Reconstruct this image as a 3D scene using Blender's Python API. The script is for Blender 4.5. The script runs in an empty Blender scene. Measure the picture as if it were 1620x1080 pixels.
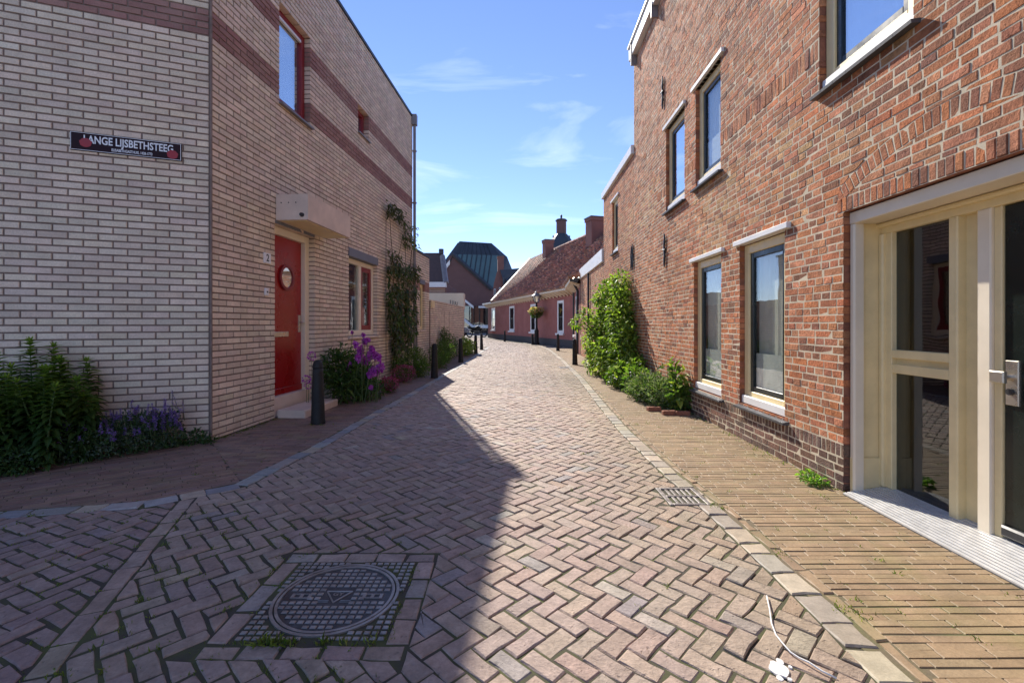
import bpy, math, random
from mathutils import Vector, Matrix, noise as mnoise
R = random.Random(7)
rad = math.radians
SC = bpy.context.scene
COL = SC.collection

# ------------------------------------------------------------------ camera
F_PX, CAM_H, CX, HY = 730.0, 1.17, 810.0, 513.0
cam = bpy.data.cameras.new('camera'); cam_o = bpy.data.objects.new('camera', cam); COL.objects.link(cam_o)
cam_o.location = (0, 0, CAM_H); cam_o.rotation_euler = (rad(90), 0, 0)
cam.sensor_width = 36; cam.lens = F_PX / 1620 * 36; cam.shift_y = (HY - 540) / 1620
cam.clip_start = .05; cam.clip_end = 600
SC.camera = cam_o
# ------------------------------------------------------------------ sky and sun
SUN_EL = rad(37.3); SUN_AZ = math.atan2(-.296, .955)      # azimuth from +Y towards +X
w = bpy.data.worlds.new('World'); SC.world = w; w.use_nodes = True
nt = w.node_tree; bg = nt.nodes['Background']
sky = nt.nodes.new('ShaderNodeTexSky'); sky.sky_type = 'NISHITA'; sky.sun_disc = False
sky.sun_elevation = SUN_EL; sky.sun_rotation = SUN_AZ
sky.air_density = .8; sky.dust_density = .0; sky.ozone_density = 3.0
tc = nt.nodes.new('ShaderNodeTexCoord')
mp = nt.nodes.new('ShaderNodeMapping'); mp.inputs['Scale'].default_value = (1.1, 1.1, 5.5); mp.inputs['Rotation'].default_value = (.25, .1, .3)
nz = nt.nodes.new('ShaderNodeTexNoise'); nz.inputs['Scale'].default_value = 2.1; nz.inputs['Detail'].default_value = 7; nz.inputs['Roughness'].default_value = .55
nz.inputs['Distortion'].default_value = .6
rp = nt.nodes.new('ShaderNodeValToRGB'); rp.color_ramp.elements[0].position = .57; rp.color_ramp.elements[1].position = .9
rp.color_ramp.elements[1].color = (.4, .4, .4, 1)
mx = nt.nodes.new('ShaderNodeMixRGB'); mx.inputs['Color2'].default_value = (8.5, 9.0, 9.6, 1)
nt.links.new(tc.outputs['Generated'], mp.inputs['Vector']); nt.links.new(mp.outputs[0], nz.inputs['Vector'])
nt.links.new(nz.outputs['Fac'], rp.inputs[0]); nt.links.new(rp.outputs[0], mx.inputs['Fac'])
tn = nt.nodes.new('ShaderNodeMixRGB'); tn.blend_type = 'MULTIPLY'; tn.inputs['Fac'].default_value = 1; tn.inputs['Color2'].default_value = (.90, .86, .98, 1)
nt.links.new(sky.outputs[0], tn.inputs['Color1']); nt.links.new(tn.outputs[0], mx.inputs['Color1']); nt.links.new(mx.outputs[0], bg.inputs['Color'])
bg.inputs['Strength'].default_value = .096
sl = bpy.data.lights.new('sun', 'SUN'); sl.energy = 3.0; sl.angle = rad(.53); sl.color = (1, .93, .83)
so = bpy.data.objects.new('sun', sl); COL.objects.link(so)
sdir = Vector((math.sin(SUN_AZ) * math.cos(SUN_EL), math.cos(SUN_AZ) * math.cos(SUN_EL), math.sin(SUN_EL)))
so.rotation_euler = sdir.to_track_quat('Z', 'Y').to_euler(); so.location = (-6, 20, 30)
vs = SC.view_settings; vs.view_transform = 'Standard'; vs.look = 'None'; vs.gamma = 1; vs.exposure = 1.28; vs.use_curve_mapping = False

# ------------------------------------------------------------------ materials
def new_mat(name):
    m = bpy.data.materials.new(name); m.use_nodes = True
    return m, m.node_tree.nodes, m.node_tree.links, m.node_tree.nodes['Principled BSDF']
def tex_noise(N, L, scale, detail=4, rough=.6, coord='Object'):
    t = N.new('ShaderNodeNewGeometry'); n = N.new('ShaderNodeTexNoise')
    n.inputs['Scale'].default_value = scale; n.inputs['Detail'].default_value = detail; n.inputs['Roughness'].default_value = rough
    L.new(t.outputs['Position'], n.inputs['Vector']); return n
def ramp(N, a, b, ca, cb):
    r = N.new('ShaderNodeValToRGB'); e = r.color_ramp.elements
    e[0].position, e[1].position = a, b; e[0].color = (*ca, 1) if len(ca) == 3 else ca; e[1].color = (*cb, 1) if len(cb) == 3 else cb
    return r
def mul(N, L, a, b, fac=1, mode='MULTIPLY'):
    m = N.new('ShaderNodeMixRGB'); m.blend_type = mode
    if isinstance(fac, (int, float)): m.inputs['Fac'].default_value = fac
    else: L.new(fac, m.inputs['Fac'])
    for i, x in ((1, a), (2, b)):
        if isinstance(x, tuple): m.inputs[i].default_value = (*x, 1)
        else: L.new(x, m.inputs[i])
    return m.outputs[0]
def m_tint(name, rough=.8, n1=9, n2=70, lo=.72, hi=1.22, bump=.5, dist=.006, pits=0, spec=.35, stain=None, detail_dark=None):
    """colour of each piece from its 'tint' attribute, broken up by grain, pits and stains"""
    m, N, L, B = new_mat(name)
    at = N.new('ShaderNodeAttribute'); at.attribute_name = 'tint'
    a = tex_noise(N, L, n1, 5); b = tex_noise(N, L, n2, 6, .7)
    r1 = ramp(N, .3, .72, (lo,) * 3, (hi,) * 3); L.new(a.outputs['Fac'], r1.inputs[0])
    c = mul(N, L, at.outputs['Color'], r1.outputs[0])
    r2 = ramp(N, .3, .7, (.8,) * 3, (1.14,) * 3); L.new(b.outputs['Fac'], r2.inputs[0])
    c = mul(N, L, c, r2.outputs[0])
    hgt = b.outputs['Fac']
    if pits:
        t = N.new('ShaderNodeNewGeometry'); v = N.new('ShaderNodeTexVoronoi'); v.inputs['Scale'].default_value = pits
        v.inputs['Randomness'].default_value = 1
        wn = tex_noise(N, L, pits * .7, 3)
        ad = N.new('ShaderNodeMixRGB'); ad.blend_type = 'ADD'; ad.inputs['Fac'].default_value = .05
        L.new(t.outputs['Position'], ad.inputs[1]); L.new(wn.outputs['Color'], ad.inputs[2]); L.new(ad.outputs[0], v.inputs['Vector'])
        pr = ramp(N, .1, .26, (0, 0, 0), (1, 1, 1)); L.new(v.outputs['Distance'], pr.inputs[0])
        mk = tex_noise(N, L, 13, 3); mr = ramp(N, .5, .6, (1, 1, 1), (0, 0, 0)); L.new(mk.outputs['Fac'], mr.inputs[0])
        pm = mul(N, L, pr.outputs[0], mr.outputs[0], 1, 'LIGHTEN')
        hgt = mul(N, L, b.outputs['Fac'], pm, .75)
        c = mul(N, L, c, pm, .35)
    if stain:
        col, sc, p0, p1 = stain
        s = tex_noise(N, L, sc, 6, .65); sr = ramp(N, p0, p1, (0, 0, 0), (1, 1, 1)); L.new(s.outputs['Fac'], sr.inputs[0])
        c = mul(N, L, c, col, sr.outputs[0], 'MIX')
    L.new(c, B.inputs['Base Color']); B.inputs['Roughness'].default_value = rough
    B.inputs['Specular IOR Level'].default_value = spec
    bp = N.new('ShaderNodeBump'); bp.inputs['Strength'].default_value = bump; bp.inputs['Distance'].default_value = dist
    L.new(hgt, bp.inputs['Height']); L.new(bp.outputs[0], B.inputs['Normal'])
    return m
def m_plain(name, col, rough=.5, metal=0, var=.12, scale=6, bump=.0, bscale=60, spec=.5, col2=None, p0=.35, p1=.7, dist=.004):
    m, N, L, B = new_mat(name)
    n = tex_noise(N, L, scale, 6, .65)
    c2 = col2 or tuple(min(1, x * (1 + var)) for x in col); c1 = col if col2 else tuple(x * (1 - var) for x in col)
    r = ramp(N, p0, p1, c1, c2); L.new(n.outputs['Fac'], r.inputs[0]); L.new(r.outputs[0], B.inputs['Base Color'])
    rr = ramp(N, .3, .7, (max(.03, rough - .08),) * 3, (min(1, rough + .1),) * 3); L.new(n.outputs['Fac'], rr.inputs[0])
    L.new(rr.outputs[0], B.inputs['Roughness'])
    B.inputs['Metallic'].default_value = metal; B.inputs['Specular IOR Level'].default_value = spec
    if bump:
        b = tex_noise(N, L, bscale, 5); bp = N.new('ShaderNodeBump'); bp.inputs['Strength'].default_value = bump; bp.inputs['Distance'].default_value = dist
        L.new(b.outputs['Fac'], bp.inputs['Height']); L.new(bp.outputs[0], B.inputs['Normal'])
    return m
def m_glass(name, tint=(.9, .93, .92), base=.02):
    m, N, L, B = new_mat(name); N.remove(B); o = N['Material Output']
    tr = N.new('ShaderNodeBsdfTransparent'); tr.inputs[0].default_value = (*tint, 1)
    gl = N.new('ShaderNodeBsdfGlossy'); gl.inputs['Roughness'].default_value = .015; gl.inputs[0].default_value = (.95, .97, 1, 1)
    fr = N.new('ShaderNodeLayerWeight'); fr.inputs['Blend'].default_value = .5          # Schlick reflectance, the same from both sides
    pw = N.new('ShaderNodeMath'); pw.operation = 'POWER'; pw.inputs[1].default_value = 5; L.new(fr.outputs['Facing'], pw.inputs[0])
    ad = N.new('ShaderNodeMath'); ad.operation = 'MULTIPLY_ADD'; ad.use_clamp = True; ad.inputs[1].default_value = .94 - base; ad.inputs[2].default_value = .06 + base; L.new(pw.outputs[0], ad.inputs[0])
    n = tex_noise(N, L, 2.2, 2); bp = N.new('ShaderNodeBump'); bp.inputs['Strength'].default_value = .06; bp.inputs['Distance'].default_value = .02
    L.new(n.outputs['Fac'], bp.inputs['Height']); L.new(bp.outputs[0], gl.inputs['Normal'])
    mi = N.new('ShaderNodeMixShader'); L.new(ad.outputs[0], mi.inputs[0]); L.new(tr.outputs[0], mi.inputs[1]); L.new(gl.outputs[0], mi.inputs[2])
    L.new(mi.outputs[0], o.inputs['Surface']); return m
def m_leaf(name, trans=.4, rough=.45, spec=.4):
    m, N, L, B = new_mat(name); o = N['Material Output']
    at = N.new('ShaderNodeAttribute'); at.attribute_name = 'tint'
    a = tex_noise(N, L, 14, 3); r = ramp(N, .3, .7, (.8,) * 3, (1.2,) * 3); L.new(a.outputs['Fac'], r.inputs[0])
    c = mul(N, L, at.outputs['Color'], r.outputs[0])
    L.new(c, B.inputs['Base Color']); B.inputs['Roughness'].default_value = rough; B.inputs['Specular IOR Level'].default_value = spec
    t = N.new('ShaderNodeBsdfTranslucent'); L.new(mul(N, L, c, (1.5, 1.7, .6)), t.inputs[0])
    mi = N.new('ShaderNodeMixShader'); mi.inputs[0].default_value = trans
    L.new(B.outputs[0], mi.inputs[1]); L.new(t.outputs[0], mi.inputs[2]); L.new(mi.outputs[0], o.inputs['Surface']); return m

M = dict(
    cream_brick=m_tint('cream_brick', .85, 5, 90, .86, 1.1, .35, .004, stain=((.50, .37, .29), 1.1, .5, .95)),
    red_brick=m_tint('weathered_red_brick', .88, 11, 50, .62, 1.26, 1.0, .016, pits=38, spec=.25),
    paver=m_tint('street_clinker', .66, 11, 60, .72, 1.2, .9, .008, pits=36, spec=.3),
    pavement=m_tint('pavement_clinker', .62, 7, 90, .78, 1.18, .45, .004, spec=.4, stain=((.25, .22, .08), 3.0, .52, .95)),
    kerb=m_tint('kerb_stone', .6, 14, 120, .8, 1.15, .4, .003, spec=.4),
    roof_tile=m_tint('clay_roof_tile', .62, 5, 40, .6, 1.35, .5, .01, spec=.45),
    far_brick=m_tint('far_brick', .9, 2, 9, .88, 1.1, .1, .01),
    mortar_dark=m_plain('dark_mortar', (.235, .17, .14), .95, var=.25, scale=9, bump=.4),
    mortar_pale=m_plain('lime_mortar', (.62, .53, .385), .95, var=.2, scale=7, bump=.5, bscale=120),
    soil=m_plain('joint_soil', (.06, .05, .036), .95, scale=4.0, col2=(.085, .095, .03), p0=.42, p1=.62, bump=.6, bscale=90),
    soil_dry=m_plain('joint_sand', (.16, .125, .075), .95, scale=3.0, col2=(.14, .15, .05), p0=.45, p1=.7, bump=.6, bscale=90),
    ground=m_plain('far_ground', (.17, .145, .125), .85, var=.3, scale=2.5, bump=.3, bscale=20),
    red_paint=m_plain('red_paint', (.32, .009, .010), .28, var=.08, scale=2, spec=.5),
    red_frame=m_plain('dark_red_paint', (.24, .018, .022), .4, var=.1),
    cream_paint=m_plain('cream_paint', (.82, .665, .36), .42, var=.08, scale=5, bump=.06, bscale=40),
    ivory_paint=m_plain('ivory_paint', (.82, .72, .55), .42, var=.06, scale=3),
    white_paint=m_plain('white_paint', (.80, .79, .76), .4, var=.05, scale=4),
    sash=m_plain('dark_green_sash', (.010, .016, .016), .3, var=.2),
    green_door=m_plain('dark_green_door', (.008, .014, .011), .25, var=.2),
    slate=m_plain('slate_sill', (.07, .072, .078), .5, var=.25, scale=12, bump=.2),
    concrete=m_plain('canopy_concrete', (.70, .57, .47), .8, var=.12, scale=3, bump=.15),
    grey_lintel=m_plain('grey_lintel', (.18, .19, .215), .65, var=.1),
    dark_metal=m_plain('dark_metal', (.03, .03, .033), .45, var=.2),
    iron=m_plain('cast_iron', (.075, .072, .072), .42, .35, var=.35, scale=18, bump=.3, bscale=140),
    iron_worn=m_plain('worn_cast_iron', (.33, .30, .27), .4, .4, var=.3, scale=14, bump=.25, bscale=150),
    bollard=m_plain('bollard_paint', (.022, .022, .022), .6, var=.35, scale=9, bump=.12, bscale=40, spec=.3),
    pipe=m_plain('zinc_pipe', (.24, .22, .22), .55, .2, var=.2, scale=5),
    alu=m_plain('aluminium_grating', (.78, .765, .73), .38, .35, var=.08, scale=20),
    alu_gap=m_plain('grating_gap', (.11, .105, .10), .7, .3, var=.1),
    steel=m_plain('brushed_steel', (.62, .57, .49), .3, .85, var=.06),
    glass=m_glass('window_glass'), glass_dark=m_glass('dark_glass', (.35, .4, .42), .05),
    glass_sky=m_glass('reflective_glass', (.75, .8, .82), .5),
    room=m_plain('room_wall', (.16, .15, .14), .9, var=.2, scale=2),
    blind=m_plain('blind_fabric', (.70, .66, .56), .9, var=.1, scale=2, bump=.2, bscale=8),
    net=m_plain('net_curtain', (.80, .80, .80), .9, var=.2, scale=9),
    film=m_plain('frosted_film', (.72, .70, .64), .7, var=.1),
    enamel=m_plain('dark_enamel', (.030, .014, .019), .6, var=.2, spec=.15),
    enamel_white=m_plain('white_enamel', (.82, .82, .83), .35, var=.03),
    sign_red=m_plain('red_spot', (.36, .012, .022), .45, var=.1),
    pink_plaster=m_plain('pink_plaster', (.30, .10, .08), .9, scale=1.3, col2=(.40, .16, .13), bump=.25, bscale=30),
    plinth=m_plain('dark_plinth', (.075, .065, .062), .85, var=.2),
    far_gable=m_plain('purple_brick', (.155, .082, .075), .9, var=.12, scale=1.2),
    far_gable2=m_plain('red_gable_brick', (.23, .105, .085), .9, var=.15, scale=2),
    zinc_roof=m_plain('green_zinc_roof', (.11, .18, .185), .42, .25, var=.12, scale=.4),
    zinc_dark=m_plain('dark_zinc_roof', (.05, .06, .075), .5, .2, var=.15, scale=.6),
    slate_roof=m_plain('slate_roof', (.045, .05, .06), .5, var=.2, scale=2, bump=.3, bscale=8),
    brown_roof=m_plain('brown_roof', (.09, .055, .048), .7, var=.2, scale=4, bump=.5, bscale=10),
    bark=m_plain('bark', (.10, .07, .045), .9, var=.3, scale=20, bump=.5),
    stem=m_plain('green_stem', (.09, .14, .04), .6, var=.2),
    leaf=m_leaf('leaf', .5), leaf_matte=m_leaf('matte_leaf', .3, .6, .25), petal=m_leaf('petal', .35, .6, .2),
    wire=m_plain('white_cable', (.74, .73, .70), .5, var=.08),
    terracotta=m_plain('terracotta', (.30, .12, .07), .85, var=.25, scale=20, bump=.3),
    silver=m_plain('silver_car_paint', (.42, .43, .45), .25, .6, var=.04),
    black_rubber=m_plain('rubber', (.015, .015, .015), .8, var=.1),
    headlamp=m_plain('headlamp', (.75, .77, .8), .1, .2, var=.05),
    teal=m_plain('teal_bin', (.03, .11, .12), .5, var=.1),
)

# ------------------------------------------------------------------ mesh building
class MB:
    def __init__(s): s.v = []; s.f = []; s.t = []; s.m = []
    def face(s, pts, tint=(1, 1, 1), mi=0):
        b = len(s.v); s.v += [tuple(p) for p in pts]; s.f.append(tuple(range(b, b + len(pts)))); s.t.append(tint); s.m.append(mi)
    def faces(s, verts, fs, tint=(1, 1, 1), mi=0):
        b = len(s.v); s.v += [tuple(p) for p in verts]
        for f in fs: s.f.append(tuple(i + b for i in f)); s.t.append(tint); s.m.append(mi)
    def hexa(s, p, tint=(1, 1, 1), mi=0):     # 8 corners: bottom ring 0-3, top ring 4-7
        s.faces(p, [(3, 2, 1, 0), (4, 5, 6, 7), (0, 1, 5, 4), (1, 2, 6, 5), (2, 3, 7, 6), (3, 0, 4, 7)], tint, mi)
    def box(s, x0, x1, y0, y1, z0, z1, tint=(1, 1, 1), mi=0):
        s.hexa([(x0, y0, z0), (x1, y0, z0), (x1, y1, z0), (x0, y1, z0), (x0, y0, z1), (x1, y0, z1), (x1, y1, z1), (x0, y1, z1)], tint, mi)
    def wbox(s, W, u0, u1, z0, z1, w0, w1, tint=(1, 1, 1), mi=0, bev=0):
        if not bev:
            s.hexa([W(u0, z0, w0), W(u1, z0, w0), W(u1, z0, w1), W(u0, z0, w1), W(u0, z1, w0), W(u1, z1, w0), W(u1, z1, w1), W(u0, z1, w1)], tint, mi)
        else:
            b = bev; a = [(u0, z0), (u1, z0), (u1, z1), (u0, z1)]; c = [(u0 + b, z0 + b), (u1 - b, z0 + b), (u1 - b, z1 - b), (u0 + b, z1 - b)]
            V = [W(x, z, w0) for x, z in a] + [W(x, z, w1 - b) for x, z in a] + [W(x, z, w1) for x, z in c]
            fs = [(8, 9, 10, 11), (3, 2, 1, 0)]
            for i in range(4):
                j = (i + 1) % 4; fs += [(i, j, j + 4, i + 4), (i + 4, j + 4, j + 8, i + 8)]
            s.faces(V, fs, tint, mi)
    def piece(s, W, poly, top, bot, ch, tint, mi=0, slope=(0, 0)):
        """a brick, stone or tile: polygon in the surface, chamfered edge, sides running down to bot"""
        n = len(poly); cu = sum(p[0] for p in poly) / n; cv = sum(p[1] for p in poly) / n
        V = []
        for u, v in poly: V.append(W(u, v, bot))
        for u, v in poly: V.append(W(u, v, top - ch + slope[0] * (u - cu) + slope[1] * (v - cv)))
        for u, v in poly:
            d = math.hypot(u - cu, v - cv) or 1; k = max(0, 1 - ch * 1.3 / d)
            uu, vv = cu + (u - cu) * k, cv + (v - cv) * k
            V.append(W(uu, vv, top + slope[0] * (uu - cu) + slope[1] * (vv - cv)))
        fs = [tuple(range(2 * n, 3 * n))]
        for i in range(n):
            j = (i + 1) % n; fs += [(i, j, j + n, i + n), (i + n, j + n, j + 2 * n, i + 2 * n)]
        s.faces(V, fs, tint, mi)
    def tube(s, pts, r, n=8, tint=(1, 1, 1), mi=0, cap=True):
        rs = r if isinstance(r, (list, tuple)) else [r] * len(pts); V = []; pts = [Vector(p) for p in pts]
        for i, p in enumerate(pts):
            d = (pts[min(i + 1, len(pts) - 1)] - pts[max(i - 1, 0)]).normalized()
            a = d.cross(Vector((0, 0, 1)) if abs(d.z) < .9 else Vector((1, 0, 0))).normalized(); b = d.cross(a)
            for k in range(n):
                t = 2 * math.pi * k / n; V.append(p + (a * math.cos(t) + b * math.sin(t)) * rs[i])
        fs = []
        for i in range(len(pts) - 1):
            for k in range(n): j = (k + 1) % n; fs.append((i * n + k, i * n + j, (i + 1) * n + j, (i + 1) * n + k))
        if cap: fs += [tuple(range(n))[::-1], tuple(range((len(pts) - 1) * n, len(pts) * n))]
        s.faces(V, fs, tint, mi)
    def lathe(s, c, prof, n=20, tint=(1, 1, 1), mi=0, rot=0):
        V = []; fs = []
        for r, z in prof:
            for k in range(n): t = 2 * math.pi * k / n + rot; V.append((c[0] + r * math.cos(t), c[1] + r * math.sin(t), c[2] + z))
        for i in range(len(prof) - 1):
            for k in range(n): j = (k + 1) % n; fs.append((i * n + k, i * n + j, (i + 1) * n + j, (i + 1) * n + k))
        fs += [tuple(range(n))[::-1], tuple(range((len(prof) - 1) * n, len(prof) * n))]
        s.faces(V, fs, tint, mi)
    def leaf(s, p, d, nrm, l, wd, tint, fold=.25, droop=.25, big=False):
        p = Vector(p); d = Vector(d).normalized(); nrm = Vector(nrm); sd = d.cross(nrm)
        if sd.length < 1e-3: sd = d.cross(Vector((.3, .5, .8)))
        sd.normalize(); up = sd.cross(d)
        mid = p + d * l * .45; tip = p + d * l - up * l * droop
        a = mid + sd * wd * .5 + up * wd * fold; b = mid - sd * wd * .5 + up * wd * fold
        if big:
            a1 = p + d * l * .22 + sd * wd * .38 + up * wd * fold * .7; b1 = p + d * l * .22 - sd * wd * .38 + up * wd * fold * .7
            a2 = p + d * l * .74 + sd * wd * .3 - up * l * droop * .5 + up * wd * fold * .6; b2 = p + d * l * .74 - sd * wd * .3 - up * l * droop * .5 + up * wd * fold * .6
            s.faces([p, a1, a, a2, tip, b2, b, b1, mid], [(0, 1, 2, 8), (8, 2, 3, 4), (0, 8, 6, 7), (8, 4, 5, 6)], tint)
        else: s.faces([p, a, tip, b], [(0, 1, 2), (0, 2, 3)], tint)
    def build(s, name, mats, parent=None, smooth=False, kind=None):
        me = bpy.data.meshes.new(name); me.from_pydata(s.v, [], s.f)
        mats = mats if isinstance(mats, (list, tuple)) else [mats]
        for m in mats: me.materials.append(M[m])
        if len(mats) > 1: me.polygons.foreach_set('material_index', s.m)
        at = me.attributes.new('tint', 'FLOAT_COLOR', 'FACE'); fl = []
        for t in s.t: fl += [t[0], t[1], t[2], 1]
        at.data.foreach_set('color', fl)
        if smooth: me.polygons.foreach_set('use_smooth', [True] * len(me.polygons))
        me.update(); return link(name, me, parent, kind)
ROOTLOC = {}
def link(name, me, parent=None, kind=None):
    o = bpy.data.objects.new(name, me); COL.objects.link(o)
    if parent is not None:
        o.parent = parent; l = ROOTLOC.get(parent.name)
        if l is not None: o.matrix_parent_inverse = Matrix.Translation(-l)
    if kind: o['kind'] = kind
    return o
def tag(o, label, cat=None, group=None):
    o['label'] = label
    if cat: o['category'] = cat
    if group: o['group'] = group
    return o
def thing(name, label, cat, loc=(0, 0, 0), group=None):
    o = bpy.data.objects.new(name, None); COL.objects.link(o); o.empty_display_size = .2
    o.location = loc; ROOTLOC[o.name] = Vector(loc); return tag(o, label, cat, group)
def struct(o): o['kind'] = 'structure'; return o
def copy_tree(o, parent=None):
    c = o.copy(); COL.objects.link(c)
    if parent is not None: c.parent = parent
    for ch in list(o.children): copy_tree(ch, c)
    return c

class Wall:
    """vertical plane: u along the wall, z up, w outwards"""
    def __init__(s, P, d, side):
        n = math.hypot(*d); s.P = P; s.d = (d[0] / n, d[1] / n); s.n = (s.d[1] * side, -s.d[0] * side)
    def __call__(s, u, z, w=0): return Vector((s.P[0] + u * s.d[0] + w * s.n[0], s.P[1] + u * s.d[1] + w * s.n[1], z))
GND = lambda u, v, w=0: Vector((u, v, w))
LF = Wall((-3.03, 4.64), (.0753, 1), 1)
FF = Wall((-3.03, 4.64), (-.932, -.362), -1)
RW = Wall((2.32, 3.26), (.02, 1), -1)
PF = Wall((3.03, 22.9), (-.285, 1), -1)
def at(px, py, Y): return Vector(((px - CX) / F_PX * Y, Y, CAM_H - (py - HY) / F_PX * Y))
def proj(p): return (CX + F_PX * p[0] / p[1], HY - F_PX * (p[2] - CAM_H) / p[1]) if p[1] > .3 else None
def seen(W, poly):
    q = [proj(W(u, v, 0)) for u, v in poly]
    if None in q: return 0
    q = [(min(1620, max(0, a)), min(1080, max(0, b))) for a, b in q]
    return abs(sum(q[i][0] * q[(i + 1) % len(q)][1] - q[(i + 1) % len(q)][0] * q[i][1] for i in range(len(q)))) / 2
def clip(poly, a, b, c):          # keep a*u+b*v>=c
    out = []
    for i in range(len(poly)):
        p, q = poly[i], poly[(i + 1) % len(poly)]; dp = a * p[0] + b * p[1] - c; dq = a * q[0] + b * q[1] - c
        if dp >= 0: out.append(p)
        if dp * dq < 0: t = dp / (dp - dq); out.append((p[0] + (q[0] - p[0]) * t, p[1] + (q[1] - p[1]) * t))
    return out
def area(p): return abs(sum(p[i][0] * p[(i + 1) % len(p)][1] - p[(i + 1) % len(p)][0] * p[i][1] for i in range(len(p)))) / 2 if len(p) > 2 else 0
def lay(W, pieces, mat, parent, name='brick', limit=300, minpx=40):
    """pieces: dicts with poly, top, bot, ch, tint, slope. The largest in view become objects, the rest one stuff mesh"""
    for p in pieces: p['a'] = seen(W, p['poly'])
    pieces.sort(key=lambda p: -p['a']); rest = MB(); k = 0; share = {}
    for p in pieces:
        if k < limit and p['a'] >= minpx:
            k += 1; n = len(p['poly']); cu = sum(q[0] for q in p['poly']) / n; cv = sum(q[1] for q in p['poly']) / n
            c = W(cu, cv, 0); mb = MB()
            loc = lambda u, v, ww=0: W(u + cu, v + cv, ww) - c
            key = p.get('key')
            if key is not None and key in share: me = share[key]; o = link(name, me, parent)
            else:
                mb.piece(loc, [(u - cu, v - cv) for u, v in p['poly']], p['top'], p['bot'], p['ch'], p['tint'], 0, p.get('slope', (0, 0)))
                o = mb.build(name, mat, parent)
                if key is not None: share[key] = o.data
            o.location = c
        else: rest.piece(W, p['poly'], p['top'], p['bot'], p['ch'], p['tint'], 0, p.get('slope', (0, 0)))
    if rest.v: rest.build(name, mat, parent, kind='stuff')

def subtract(r, holes):
    out = [r]
    for h in holes:
        nx = []
        for a in out:
            if a[1] <= h[0] or a[0] >= h[1] or a[3] <= h[2] or a[2] >= h[3]: nx.append(a); continue
            if a[0] < h[0]: nx.append((a[0], h[0], a[2], a[3]))
            if a[1] > h[1]: nx.append((h[1], a[1], a[2], a[3]))
            u0, u1 = max(a[0], h[0]), min(a[1], h[1])
            if a[2] < h[2]: nx.append((u0, u1, a[2], h[2]))
            if a[3] > h[3]: nx.append((u0, u1, h[3], a[3]))
        out = nx
    return [a for a in out if a[1] - a[0] > .014 and a[3] - a[2] > .012]
def backing(W, mat, u0, u1, z0, z1, holes, depth, rec, parent, D=.13, rmat=None):
    """mortar bed behind the bricks, with the reveals of its openings"""
    hs = [(a - .004, b + .004, c - .004, d + .004) for a, b, c, d in holes]; mb = MB()
    us = sorted({u0, u1, *[x for h in hs for x in h[:2] if u0 < x < u1]}); zs = sorted({z0, z1, *[x for h in hs for x in h[2:] if z0 < x < z1]})
    for i in range(len(us) - 1):
        for j in range(len(zs) - 1):
            cu, cz = (us[i] + us[i + 1]) / 2, (zs[j] + zs[j + 1]) / 2
            if any(h[0] < cu < h[1] and h[2] < cz < h[3] for h in hs): continue
            mb.face([W(us[i], zs[j], -rec), W(us[i + 1], zs[j], -rec), W(us[i + 1], zs[j + 1], -rec), W(us[i], zs[j + 1], -rec)])
    rvs = []
    for a, b, c, d in hs:
        rv = MB() if rmat else mb; rvs.append(rv)
        c = max(c, z0)
        for p, q in (((a, c), (a, d)), ((b, d), (b, c)), ((a, d), (b, d)), ((b, c), (a, c))):
            rv.face([W(*p, -rec), W(*q, -rec), W(*q, -D), W(*p, -D)])
    wo = mb.build('wall', mat, parent)
    for rv in rvs if rmat else (): rv.build('reveal', rmat, wo)
    return wo
def mixc(a, b, t): return tuple(x + (y - x) * t for x, y in zip(a, b))
def jc(c, s=.08): k = 1 + R.uniform(-s, s); return tuple(max(0, x * k * (1 + R.uniform(-s, s) * .35)) for x in c)

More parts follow.
